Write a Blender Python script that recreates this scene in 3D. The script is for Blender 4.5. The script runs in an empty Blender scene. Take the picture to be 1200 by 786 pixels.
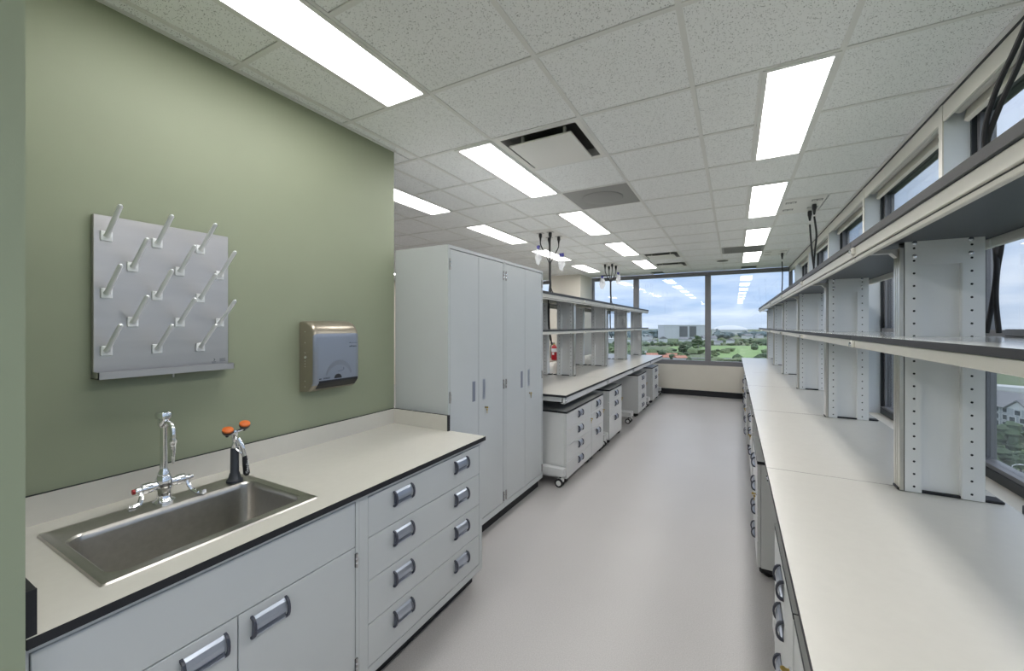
import bpy, bmesh, math, random
from mathutils import Vector, Matrix
R = math.radians
PI = math.pi
scn = bpy.context.scene
col = scn.collection

# ------------------------------------------------------------------ camera
CAM_H = 1.59
cd = bpy.data.cameras.new('camera')
cd.sensor_width = 36.0
cd.lens = 474.5 / 1200 * 36.0
cd.shift_y = -11.3 / 1200
cd.shift_x = -0.5 / 1200
cd.clip_start = 0.02
cd.clip_end = 6000
cam = bpy.data.objects.new('camera', cd)
cam.location = (0, 0, CAM_H)
cam.rotation_euler = (R(90), 0, R(28.7))
col.objects.link(cam)
scn.camera = cam

# ------------------------------------------------------------------ sky (overcast)
W = bpy.data.worlds.new('overcast_sky')
scn.world = W
W.use_nodes = True
wn, wl = W.node_tree.nodes, W.node_tree.links
wn.clear()
SKY_STRENGTH = 1.32
LAMP = 11.0


def build_sky():
    out = wn.new('ShaderNodeOutputWorld')
    bg = wn.new('ShaderNodeBackground')
    tc = wn.new('ShaderNodeTexCoord')
    sep = wn.new('ShaderNodeSeparateXYZ')
    wl.new(tc.outputs['Generated'], sep.inputs[0])
    # height gradient: pale haze at the horizon, blue-grey overhead
    ramp = wn.new('ShaderNodeValToRGB')
    el = ramp.color_ramp.elements
    el[0].position = 0.0
    el[0].color = (0.44, 0.53, 0.66, 1)
    el[1].position = 0.85
    el[1].color = (1.20, 1.30, 1.46, 1)
    e = el.new(0.05); e.color = (0.34, 0.47, 0.68, 1)
    e = el.new(0.16); e.color = (0.31, 0.44, 0.66, 1)
    e = el.new(0.34); e.color = (0.60, 0.72, 0.90, 1)
    e = el.new(0.60); e.color = (0.95, 1.06, 1.22, 1)
    wl.new(sep.outputs['Z'], ramp.inputs[0])
    # clouds: project direction on a flat layer
    mx = wn.new('ShaderNodeMath'); mx.operation = 'ADD'; mx.inputs[1].default_value = 0.12
    ab = wn.new('ShaderNodeMath'); ab.operation = 'ABSOLUTE'
    wl.new(sep.outputs['Z'], ab.inputs[0])
    wl.new(ab.outputs[0], mx.inputs[0])
    dv = wn.new('ShaderNodeVectorMath'); dv.operation = 'DIVIDE'
    cmb = wn.new('ShaderNodeCombineXYZ')
    for k in range(3):
        wl.new(mx.outputs[0], cmb.inputs[k])
    wl.new(tc.outputs['Generated'], dv.inputs[0])
    wl.new(cmb.outputs[0], dv.inputs[1])
    nz = wn.new('ShaderNodeTexNoise')
    nz.inputs['Scale'].default_value = 0.7
    nz.inputs['Detail'].default_value = 6
    nz.inputs['Roughness'].default_value = 0.55
    wl.new(dv.outputs[0], nz.inputs['Vector'])
    cr = wn.new('ShaderNodeValToRGB')
    cr.color_ramp.elements[0].position = 0.42
    cr.color_ramp.elements[0].color = (0, 0, 0, 1)
    cr.color_ramp.elements[1].position = 0.68
    cr.color_ramp.elements[1].color = (1, 1, 1, 1)
    wl.new(nz.outputs['Fac'], cr.inputs[0])
    mix = wn.new('ShaderNodeMixRGB')
    wl.new(cr.outputs[0], mix.inputs['Fac'])
    wl.new(ramp.outputs[0], mix.inputs['Color1'])
    mix.inputs['Color2'].default_value = (0.62, 0.70, 0.83, 1)
    mix.blend_type = 'LIGHTEN'
    wl.new(mix.outputs[0], bg.inputs['Color'])
    bg.inputs['Strength'].default_value = SKY_STRENGTH
    wl.new(bg.outputs[0], out.inputs[0])


build_sky()
scn.view_settings.view_transform = 'Standard'
scn.view_settings.look = 'None'
scn.view_settings.gamma = 1.0
scn.view_settings.use_curve_mapping = False
scn.view_settings.exposure = 0.22
scn.cycles.max_bounces = 10
scn.cycles.diffuse_bounces = 5
scn.cycles.transparent_max_bounces = 24
scn.cycles.sample_clamp_indirect = 8.0
scn.cycles.caustics_reflective = False

# ------------------------------------------------------------------ materials
M = {}


def mat(name, c, rough=0.5, metal=0.0, noise=0.0, nscale=8.0, bump=0.0, bscale=60.0, spec=0.5, emit=0.0, coat=0.0, stretch=None):
    m = bpy.data.materials.new(name)
    m.use_nodes = True
    nt = m.node_tree
    b = nt.nodes['Principled BSDF']
    b.inputs['Base Color'].default_value = (*c, 1)
    b.inputs['Roughness'].default_value = rough
    b.inputs['Metallic'].default_value = metal
    b.inputs['Specular IOR Level'].default_value = spec
    if coat:
        b.inputs['Coat Weight'].default_value = coat
    if emit:
        b.inputs['Emission Color'].default_value = (*c, 1)
        b.inputs['Emission Strength'].default_value = emit
    geo = nt.nodes.new('ShaderNodeNewGeometry')
    src = geo.outputs['Position']
    if stretch:
        mp = nt.nodes.new('ShaderNodeMapping')
        mp.inputs['Scale'].default_value = stretch
        nt.links.new(src, mp.inputs['Vector'])
        src = mp.outputs[0]
    if noise:
        n = nt.nodes.new('ShaderNodeTexNoise')
        n.inputs['Scale'].default_value = nscale
        n.inputs['Detail'].default_value = 4
        nt.links.new(src, n.inputs['Vector'])
        mr = nt.nodes.new('ShaderNodeMapRange')
        mr.inputs['From Min'].default_value = 0.3
        mr.inputs['From Max'].default_value = 0.7
        mr.inputs['To Min'].default_value = 1 - noise
        mr.inputs['To Max'].default_value = 1 + noise
        nt.links.new(n.outputs['Fac'], mr.inputs[0])
        mu = nt.nodes.new('ShaderNodeMixRGB')
        mu.blend_type = 'MULTIPLY'
        mu.inputs['Fac'].default_value = 1
        mu.inputs['Color1'].default_value = (*c, 1)
        nt.links.new(mr.outputs[0], mu.inputs['Color2'])
        nt.links.new(mu.outputs[0], b.inputs['Base Color'])
    if bump:
        n2 = nt.nodes.new('ShaderNodeTexNoise')
        n2.inputs['Scale'].default_value = bscale
        n2.inputs['Detail'].default_value = 3
        nt.links.new(src, n2.inputs['Vector'])
        bp = nt.nodes.new('ShaderNodeBump')
        bp.inputs['Strength'].default_value = bump
        bp.inputs['Distance'].default_value = 0.002
        nt.links.new(n2.outputs['Fac'], bp.inputs['Height'])
        nt.links.new(bp.outputs[0], b.inputs['Normal'])
    M[name] = m
    return m


mat('green_paint', (0.295, 0.325, 0.228), 0.55, noise=0.02, nscale=3, bump=0.08, bscale=220)
mat('green_paint_dark', (0.30, 0.345, 0.245), 0.5, noise=0.02, nscale=3, bump=0.08, bscale=220)
mat('cream_paint', (0.72, 0.685, 0.61), 0.6, noise=0.02, nscale=3, bump=0.05, bscale=200)
mat('laminate', (0.62, 0.60, 0.55), 0.27, noise=0.012, nscale=30)
mat('black_core', (0.010, 0.011, 0.015), 0.6)
mat('grey_laminate', (0.42, 0.43, 0.42), 0.3)
mat('shelf_top', (0.62, 0.62, 0.60), 0.14)
mat('shelf_edge', (0.022, 0.022, 0.024), 0.5)
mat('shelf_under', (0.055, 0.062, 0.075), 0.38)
mat('cabinet_paint', (0.555, 0.58, 0.59), 0.36, noise=0.008, nscale=5)
mat('cabinet_light', (0.67, 0.68, 0.68), 0.36, noise=0.008, nscale=5)
mat('post_paint', (0.86, 0.875, 0.885), 0.38, noise=0.008, nscale=5)
mat('seam_dark', (0.05, 0.055, 0.06), 0.6)
mat('rail_metal', (0.70, 0.68, 0.62), 0.4, noise=0.01)
mat('chrome', (0.82, 0.83, 0.86), 0.08, 1.0)
mat('steel_brushed', (0.52, 0.50, 0.47), 0.28, 1.0, noise=0.06, nscale=40, stretch=(20, 1, 1))
mat('steel_panel', (0.54, 0.52, 0.515), 0.40, 1.0, noise=0.04, nscale=4, stretch=(1, 1, 6))
mat('alu', (0.62, 0.60, 0.55), 0.28, 1.0, noise=0.03, nscale=10)
mat('window_frame', (0.22, 0.22, 0.235), 0.45, 0.3)
mat('window_black', (0.02, 0.025, 0.03), 0.4)
mat('fin_paint', (0.72, 0.76, 0.80), 0.4)
mat('pull_plate', (0.50, 0.54, 0.63), 0.3, 0.75)
mat('pull_cap', (0.055, 0.06, 0.085), 0.35)
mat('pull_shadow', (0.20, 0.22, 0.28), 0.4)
mat('white_plastic', (0.86, 0.87, 0.89), 0.35)
mat('black_plastic', (0.012, 0.012, 0.015), 0.4)
mat('black_rubber', (0.015, 0.015, 0.017), 0.75)
mat('dispenser_grey', (0.30, 0.33, 0.40), 0.34, 0.55)
mat('dispenser_bronze', (0.36, 0.32, 0.26), 0.3, 0.7)
mat('orange_cap', (0.75, 0.16, 0.02), 0.45)
mat('red_paint', (0.42, 0.012, 0.02), 0.3)
mat('brass', (0.62, 0.45, 0.14), 0.3, 1.0)
mat('blue_tape', (0.03, 0.03, 0.28), 0.5)
mat('eyewash_grey', (0.035, 0.04, 0.05), 0.45)
mat('ink', (0.03, 0.03, 0.045), 0.6)
mat('paper_white', (0.8, 0.8, 0.8), 0.6)
mat('grid_white', (0.76, 0.76, 0.74), 0.5)
mat('grey_panel', (0.30, 0.30, 0.29), 0.5)
mat('vent_white', (0.80, 0.79, 0.76), 0.4)
mat('vent_dark', (0.30, 0.30, 0.29), 0.6)
mat('slab_grey', (0.18, 0.18, 0.18), 0.8)
mat('diffuser', (1.0, 0.985, 0.965), 0.5, emit=LAMP)


def mat_tile():
    m = mat('ceiling_tile', (0.89, 0.90, 0.90), 0.85, bump=0.12, bscale=150)
    nt = m.node_tree
    b = nt.nodes['Principled BSDF']
    geo = nt.nodes.new('ShaderNodeNewGeometry')
    v = nt.nodes.new('ShaderNodeTexVoronoi')
    v.inputs['Scale'].default_value = 190
    nz = nt.nodes.new('ShaderNodeTexNoise')
    nz.inputs['Scale'].default_value = 55
    nz.inputs['Detail'].default_value = 3
    nt.links.new(geo.outputs['Position'], v.inputs['Vector'])
    nt.links.new(geo.outputs['Position'], nz.inputs['Vector'])
    # small irregular fissures: cell centres, only in some cells
    sp = nt.nodes.new('ShaderNodeSeparateXYZ')
    nt.links.new(v.outputs['Color'], sp.inputs[0])
    th = nt.nodes.new('ShaderNodeMapRange')
    th.inputs['From Min'].default_value = 0.12
    th.inputs['From Max'].default_value = 1.0
    th.inputs['To Min'].default_value = 0.0
    th.inputs['To Max'].default_value = 0.72
    nt.links.new(sp.outputs[0], th.inputs[0])
    lt = nt.nodes.new('ShaderNodeMath'); lt.operation = 'LESS_THAN'
    nt.links.new(v.outputs['Distance'], lt.inputs[0])
    sc = nt.nodes.new('ShaderNodeMath'); sc.operation = 'MULTIPLY'
    nt.links.new(th.outputs[0], sc.inputs[0])
    nt.links.new(nz.outputs['Fac'], sc.inputs[1])
    nt.links.new(sc.outputs[0], lt.inputs[1])
    mx = nt.nodes.new('ShaderNodeMixRGB')
    nt.links.new(lt.outputs[0], mx.inputs['Fac'])
    mx.inputs['Color1'].default_value = (0.89, 0.90, 0.90, 1)
    mx.inputs['Color2'].default_value = (0.16, 0.16, 0.16, 1)
    nt.links.new(mx.outputs[0], b.inputs['Base Color'])


mat_tile()


def mat_floor():
    m = mat('floor_vinyl', (0.62, 0.60, 0.59), 0.34, bump=0.03, bscale=300)
    nt = m.node_tree
    b = nt.nodes['Principled BSDF']
    geo = nt.nodes.new('ShaderNodeNewGeometry')
    n = nt.nodes.new('ShaderNodeTexNoise')
    n.inputs['Scale'].default_value = 190
    n.inputs['Detail'].default_value = 5
    nt.links.new(geo.outputs['Position'], n.inputs['Vector'])
    n2 = nt.nodes.new('ShaderNodeTexNoise')
    n2.inputs['Scale'].default_value = 1.3
    nt.links.new(geo.outputs['Position'], n2.inputs['Vector'])
    cr = nt.nodes.new('ShaderNodeValToRGB')
    cr.color_ramp.elements[0].position = 0.34
    cr.color_ramp.elements[0].color = (0.455, 0.438, 0.435, 1)
    cr.color_ramp.elements[1].position = 0.66
    cr.color_ramp.elements[1].color = (0.555, 0.535, 0.53, 1)
    nt.links.new(n.outputs['Fac'], cr.inputs[0])
    mx = nt.nodes.new('ShaderNodeMixRGB')
    mx.blend_type = 'MULTIPLY'
    mx.inputs['Fac'].default_value = 0.12
    nt.links.new(cr.outputs[0], mx.inputs['Color1'])
    nt.links.new(n2.outputs['Fac'], mx.inputs['Color2'])
    nt.links.new(mx.outputs[0], b.inputs['Base Color'])


mat_floor()


def mat_glass(name, tint, refl, ior=1.5):
    m = bpy.data.materials.new(name)
    m.use_nodes = True
    nt = m.node_tree
    nt.nodes.clear()
    out = nt.nodes.new('ShaderNodeOutputMaterial')
    tr = nt.nodes.new('ShaderNodeBsdfTransparent')
    tr.inputs['Color'].default_value = (*tint, 1)
    gl = nt.nodes.new('ShaderNodeBsdfGlossy')
    gl.inputs['Roughness'].default_value = 0.0
    fr = nt.nodes.new('ShaderNodeFresnel')
    # same air-to-glass reflectance from either side of the pane
    gb = nt.nodes.new('ShaderNodeNewGeometry')
    im = nt.nodes.new('ShaderNodeMapRange')
    im.inputs['To Min'].default_value = ior
    im.inputs['To Max'].default_value = 1.0 / ior
    nt.links.new(gb.outputs['Backfacing'], im.inputs[0])
    nt.links.new(im.outputs[0], fr.inputs['IOR'])
    mu = nt.nodes.new('ShaderNodeMath'); mu.operation = 'MULTIPLY'
    mu.inputs[1].default_value = refl
    mu.use_clamp = True
    mx = nt.nodes.new('ShaderNodeMixShader')
    nt.links.new(fr.outputs[0], mu.inputs[0])
    nt.links.new(mu.outputs[0], mx.inputs[0])
    nt.links.new(tr.outputs[0], mx.inputs[1])
    nt.links.new(gl.outputs[0], mx.inputs[2])
    nt.links.new(mx.outputs[0], out.inputs[0])
    M[name] = m


mat_glass('window_glass', (0.975, 0.985, 0.99), 1.3)


def mat_bag():
    m = bpy.data.materials.new('clear_bag')
    m.use_nodes = True
    nt = m.node_tree
    b = nt.nodes['Principled BSDF']
    b.inputs['Base Color'].default_value = (0.9, 0.92, 0.95, 1)
    b.inputs['Roughness'].default_value = 0.25
    b.inputs['Alpha'].default_value = 0.6
    M['clear_bag'] = m


mat_bag()


# ------------------------------------------------------------------ mesh helpers
class MB:
    """collects shapes into one mesh"""

    def __init__(self):
        self.v, self.f, self.mi, self.sm, self.mats = [], [], [], [], []

    def slot(self, m):
        if m not in self.mats:
            self.mats.append(m)
        return self.mats.index(m)

    def add(self, vs, fs, m, smooth=False):
        o = len(self.v)
        self.v += [tuple(p) for p in vs]
        k = self.slot(m)
        for f in fs:
            self.f.append(tuple(i + o for i in f))
            self.mi.append(k)
            self.sm.append(smooth)
        return self

    def box(self, x0, x1, y0, y1, z0, z1, m, c=0.0, top=None):
        if x0 > x1: x0, x1 = x1, x0
        if y0 > y1: y0, y1 = y1, y0
        if z0 > z1: z0, z1 = z1, z0
        if c <= 0:
            vs = [(x, y, z) for z in (z0, z1) for y in (y0, y1) for x in (x0, x1)]
            fs = [(0, 2, 3, 1), (0, 1, 5, 4), (2, 6, 7, 3), (0, 4, 6, 2), (1, 3, 7, 5)]
            self.add(vs, fs, m)
            self.add([vs[4], vs[5], vs[7], vs[6]], [(0, 1, 2, 3)], top or m)
            return self
        c = min(c, (x1 - x0) * .45, (y1 - y0) * .45, (z1 - z0) * .45)
        vs, idx = [], {}
        for sx in (0, 1):
            for sy in (0, 1):
                for sz in (0, 1):
                    X, Y, Z = (x0, x1)[sx], (y0, y1)[sy], (z0, z1)[sz]
                    ix, iy, iz = (c, -c)[sx], (c, -c)[sy], (c, -c)[sz]
                    for ax, p in enumerate([(X, Y + iy, Z + iz), (X + ix, Y, Z + iz), (X + ix, Y + iy, Z)]):
                        idx[(sx, sy, sz, ax)] = len(vs)
                        vs.append(p)
        g = lambda sx, sy, sz, ax: idx[(sx, sy, sz, ax)]
        fs = []
        for s in (0, 1):
            fs.append(tuple(g(s, a, b, 0) for a, b in [(0, 0), (1, 0), (1, 1), (0, 1)]))
            fs.append(tuple(g(a, s, b, 1) for a, b in [(0, 0), (1, 0), (1, 1), (0, 1)]))
            fs.append(tuple(g(a, b, s, 2) for a, b in [(0, 0), (1, 0), (1, 1), (0, 1)]))
        for a in (0, 1):
            for b in (0, 1):
                fs.append((g(0, a, b, 1), g(1, a, b, 1), g(1, a, b, 2), g(0, a, b, 2)))
                fs.append((g(a, 0, b, 0), g(a, 1, b, 0), g(a, 1, b, 2), g(a, 0, b, 2)))
                fs.append((g(a, b, 0, 0), g(a, b, 1, 0), g(a, b, 1, 1), g(a, b, 0, 1)))
        for a in (0, 1):
            for b in (0, 1):
                for d in (0, 1):
                    fs.append((g(a, b, d, 0), g(a, b, d, 1), g(a, b, d, 2)))
        return self.add(vs, fs, m)

    def prism(self, poly, ax, a, b, m, cap=True, smooth=False):
        """polygon in the two other axes, extruded along axis ax from a to b"""
        n = len(poly)

        def P(p, t):
            if ax == 0: return (t, p[0], p[1])
            if ax == 1: return (p[0], t, p[1])
            return (p[0], p[1], t)
        vs = [P(p, a) for p in poly] + [P(p, b) for p in poly]
        fs = [(i, (i + 1) % n, n + (i + 1) % n, n + i) for i in range(n)]
        self.add(vs, fs, m, smooth)
        if cap:
            self.add([P(p, a) for p in poly], [tuple(range(n))], m)
            self.add([P(p, b) for p in poly], [tuple(range(n))], m)
        return self

    def tube(self, pts, r, m, n=10, cap=True, radii=None):
        pts = [Vector(p) for p in pts]
        vs, fs = [], []
        t0 = (pts[1] - pts[0]).normalized()
        up = Vector((0, 0, 1)) if abs(t0.z) < .9 else Vector((1, 0, 0))
        nrm = (up - t0 * up.dot(t0)).normalized()
        for i, p in enumerate(pts):
            t = ((pts[min(i + 1, len(pts) - 1)] - p).normalized() + (p - pts[max(i - 1, 0)]).normalized())
            t = t.normalized() if t.length > 1e-6 else t0
            nrm = (nrm - t * nrm.dot(t))
            nrm = nrm.normalized() if nrm.length > 1e-6 else t.orthogonal().normalized()
            bi = t.cross(nrm)
            rr = radii[i] if radii else r
            for k in range(n):
                a = 2 * PI * k / n
                vs.append(p + (nrm * math.cos(a) + bi * math.sin(a)) * rr)
        for i in range(len(pts) - 1):
            for k in range(n):
                fs.append((i * n + k, i * n + (k + 1) % n, (i + 1) * n + (k + 1) % n, (i + 1) * n + k))
        self.add(vs, fs, m, True)
        if cap:
            self.add(vs[:n], [tuple(range(n))], m)
            self.add(vs[-n:], [tuple(range(n))], m)
        return self

    def cyl(self, a, b, r, m, n=14):
        return self.tube([a, b], r, m, n)

    def lathe(self, prof, m, o=(0, 0, 0), n=20, axis=(0, 0, 1)):
        """profile of (radius, height) turned about axis through o"""
        ax = Vector(axis).normalized()
        u = ax.orthogonal().normalized()
        w = ax.cross(u)
        o = Vector(o)
        vs, fs = [], []
        for r, h in prof:
            for k in range(n):
                a = 2 * PI * k / n
                vs.append(o + ax * h + (u * math.cos(a) + w * math.sin(a)) * max(r, 1e-5))
        for i in range(len(prof) - 1):
            for k in range(n):
                fs.append((i * n + k, i * n + (k + 1) % n, (i + 1) * n + (k + 1) % n, (i + 1) * n + k))
        self.add(vs, fs, m, True)
        self.add(vs[:n], [tuple(range(n))], m)
        self.add(vs[-n:], [tuple(range(n))], m)
        return self

    def mesh(self, name):
        me = bpy.data.meshes.new(name)
        me.from_pydata(self.v, [], self.f)
        for k in self.mats:
            me.materials.append(M[k])
        me.polygons.foreach_set('material_index', self.mi)
        me.polygons.foreach_set('use_smooth', self.sm)
        bm = bmesh.new()
        bm.from_mesh(me)
        bmesh.ops.remove_doubles(bm, verts=bm.verts, dist=1e-6) if len(self.v) < 60000 else None
        bmesh.ops.recalc_face_normals(bm, faces=bm.faces)
        bm.to_mesh(me)
        bm.free()
        if any(self.sm):
            me.set_sharp_from_angle(angle=R(38))
        me.update()
        return me

    def build(self, name, parent=None):
        o = bpy.data.objects.new(name, self.mesh(name))
        col.objects.link(o)
        if parent is not None:
            o.parent = parent
        return o


def smooth_path(pts, n=6):
    """Catmull-Rom through the points"""
    P = [Vector(p) for p in pts]
    P = [P[0] * 2 - P[1]] + P + [P[-1] * 2 - P[-2]]
    out = []
    for i in range(1, len(P) - 2):
        for k in range(n):
            t = k / n
            a, b, c, d = P[i - 1], P[i], P[i + 1], P[i + 2]
            out.append(0.5 * ((2 * b) + (c - a) * t + (2 * a - 5 * b + 4 * c - d) * t * t + (3 * b - a - 3 * c + d) * t ** 3))
    out.append(P[-2])
    return out


def thing(name, label, cat, loc=(0, 0, 0), rz=0.0, group=None):
    o = bpy.data.objects.new(name, None)
    o.empty_display_size = 0.1
    col.objects.link(o)
    o.location = loc
    o.rotation_euler = (0, 0, rz)
    tag(o, label, cat, group)
    return o


def tag(o, label, cat, group=None):
    o['label'] = label
    o['category'] = cat
    if group:
        o['group'] = group
    return o


def struct(o):
    o['kind'] = 'structure'
    return o


KIDS = {}


def dup(root, loc, rz, label, group=None):
    r = root.copy()
    col.objects.link(r)
    r.location = loc
    r.rotation_euler = (0, 0, rz)
    r['label'] = label
    if group:
        r['group'] = group

    def rec(src, dst, depth):
        for ch in src.children:
            c = ch.copy()
            col.objects.link(c)
            c.parent = dst
            rec(ch, c, depth + 1)
    rec(root, r, 0)
    return r


def text(parent, s, size, loc, rot, m, name='lettering', ext=0.0003):
    cu = bpy.data.curves.new(name, 'FONT')
    cu.body = s
    cu.size = size
    cu.extrude = ext
    cu.align_x = 'CENTER'
    cu.align_y = 'CENTER'
    cu.materials.append(M[m])
    tmp = bpy.data.objects.new(name, cu)
    col.objects.link(tmp)
    bpy.context.view_layer.update()
    me = bpy.data.meshes.new_from_object(tmp.evaluated_get(bpy.context.evaluated_depsgraph_get()))
    bpy.data.objects.remove(tmp)
    o = bpy.data.objects.new(name, me)
    col.objects.link(o)
    o.location = loc
    o.rotation_euler = rot
    o.parent = parent
    return o


ORD = ['nearest', 'second', 'third', 'fourth', 'fifth', 'sixth', 'seventh', 'eighth']

# ------------------------------------------------------------------ room dimensions
CEIL = 2.812
T = 0.6096
GX, GY = -2.015, 2.275           # ceiling grid origin
YE = 10.1                        # inside face of the end wall
XW = 1.0                         # inside edge of ceiling on the window side
XG = 1.14                        # glass plane on the window side
XL = -8.1                        # far left wall
YB = -5.0                        # wall behind the camera
XGREEN = -2.10

# floor
struct(MB().box(XL - .2, 1.3, YB - .2, YE + .3, -0.1, 0, 'floor_vinyl').build('floor'))

# ------------------------------------------------------------------ ceiling
ceil = struct(MB().box(XL - .2, 1.3, YB - .2, YE + .3, CEIL + .05, CEIL + .25, 'slab_grey').build('ceiling'))


def build_ceiling():
    lights = set()
    for j in range(-12, 13):
        if j % 3 != 2:
            lights |= {(0, j), (-2, j), (3, j)}
            lights |= {(-5, j), (-9, j)} if not 3 <= j <= 4 else set()
    special = {(1, 0), (1, 2), (1, 8), (1, 10), (3, 8), (4, 4), (4, 9), (-1, 4), (-1, 9), (4, -2)}
    grid = MB()
    rest = MB()
    w = 0.0119
    cache = {}

    def tile(x0, x1, y0, y1, j):
        x0 += w * .55; x1 -= w * .55; y0 += w * .55; y1 -= w + .0025
        if x1 - x0 < .01: return
        z0 = CEIL + .004
        if j < -4:
            rest.box(x0, x1, y0, y1, z0, CEIL + .02, 'ceiling_tile')
            return
        key = (round(x1 - x0, 3), round(y1 - y0, 3))
        if key not in cache:
            a, b = (x1 - x0) / 2, (y1 - y0) / 2
            cache[key] = MB().box(-a, a, -b, b, 0, .016, 'ceiling_tile').mesh('ceiling_tile')
        o = bpy.data.objects.new('ceiling_tile', cache[key])
        col.objects.link(o)
        o.location = ((x0 + x1) / 2, (y0 + y1) / 2, z0)
        o.parent = ceil

    for i in range(-10, 5):
        for j in range(-12, 13):
            x0, y0 = GX + i * T, GY + j * T
            x1, y1 = x0 + T, min(y0 + T, YE)
            if i == 4: x1 = XW
            if x0 < XL: x0 = XL
            if i == -1 and j < 0:
                if j == -1:
                    tile(x0, XGREEN, max(y0, 2.09), y1, j)
                x0 = XGREEN
            if i < -1 and -4 <= j < -1:
                continue                      # behind the green wall
            if (i, j) in special:
                if i == 4:
                    tile(x0 + .355, x1, y0, y1, j)
                if i == -1:
                    tile(x0, x0 + T / 2, y0, y1, j)
                continue
            if (i, j) in lights:
                tile(x0, x0 + T / 2, y0, y1, j)
                continue
            if i == -1 and j >= 0 and j % 3 != 2:
                tile(x0, x0 + T / 2, y0, y1, j)
                tile(x0 + T / 2, x1, y0, y1, j)
                continue
            tile(x0, x1, y0, y1, j)
    # grid bars
    for i in range(-10, 6):
        x = GX + i * T
        if x < XL or x > XW: continue
        grid.box(x - w, x + w, YB, YE, CEIL, CEIL + .03, 'grid_white')
    for j in range(-12, 13):
        y = GY + j * T
        gaps = [(GX + (i + .5) * T, GX + (i + 1) * T) for i in (-9, -5, -2, 0, 3) if not (j == 4 and i < -4)] if j % 3 == 1 else []
        x = XL
        for g0, g1 in gaps + [(XW, XW)]:
            grid.box(x, g0, y - w, y + w, CEIL + .0004, CEIL + .0304, 'grid_white')
            x = g1
    for i in (0, -2, 3, -1, -5, -9):
        for j in range(-12, 13):
            if j % 3 != 2 and not (i < -4 and 3 <= j <= 4):
                x = GX + (i + .5) * T
                grid.box(x - w, x + w, GY + j * T + w, GY + (j + 1) * T - w, CEIL + .0002, CEIL + .03, 'grid_white')
    # wall angles
    grid.box(XGREEN, XGREEN + .022, YB, 2.1, CEIL - .002, CEIL + .02, 'grid_white')
    grid.box(XW - .022, XW, YB, YE, CEIL - .002, CEIL + .02, 'grid_white')
    grid.box(XW - .001, XW + .012, YB, YE, CEIL - .012, CEIL + .01, 'seam_dark')  # dark strip drawn in for the shadow gap above the blind fascia
    grid.build('ceiling_grid', ceil)['kind'] = 'stuff'
    o = rest.build('ceiling_tile', ceil)
    o['kind'] = 'stuff'


build_ceiling()

# ------------------------------------------------------------------ ceiling lights
def make_light():
    t = thing('ceiling_light', 'x', 'ceiling light', (0, 0, CEIL), 0, 'recessed ceiling lights')
    a, b = T / 4, T
    f = MB()
    e = .023
    for x0, x1, y0, y1 in ((-a, -a + e, -b, b), (a - e, a, -b, b), (-a + e, a - e, -b, -b + e), (-a + e, a - e, b - e, b)):
        f.box(x0 * .985, x1 * .985, y0 * .995, y1 * .995, -.006, .035, 'grid_white')
    f.build('frame', t)
    MB().box(-a + e, a - e, -b + e, b - e, .004, .012, 'diffuser').build('diffuser', t)
    return t


def place_lights():
    t0 = None
    cols = [(0, 'column left of the aisle'), (3, 'column beside the windows'), (-2, 'column behind the tall cabinets')]
    for i, nm in cols:
        rank = 0
        for j0 in (-12, -9, -6, -3, 0, 3, 6, 9):
            if i == -2 and j0 < 0:
                continue
            x = GX + (i + .75) * T
            y = GY + (j0 + 1) * T
            seen = (j0 >= 0) or (i == 0 and j0 == -3)
            if seen:
                lab = f'lit ceiling light panel, {ORD[rank]} from the camera in the {nm}'
                rank += 1
            else:
                lab = f'lit ceiling light panel behind the camera, {["last", "third", "second", "first"][(j0 + 12) // 3]} in the {nm}'
            if t0 is None:
                t0 = make_light()
                t0.location = (x, y, CEIL)
                t0['label'] = lab
            else:
                dup(t0, (x, y, CEIL), 0, lab)
    for i in (-5, -9):  # unseen light columns added to brighten the ceiling on the left
        for k, j0 in enumerate((0, 6, 9)):
            dup(t0, (GX + (i + .75) * T, GY + (j0 + 1) * T, CEIL), 0, f'added unseen ceiling light panel left of the cabinets, {ORD[k]} in the {"nearer" if i == -5 else "farther"} column')


place_lights()

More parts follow.
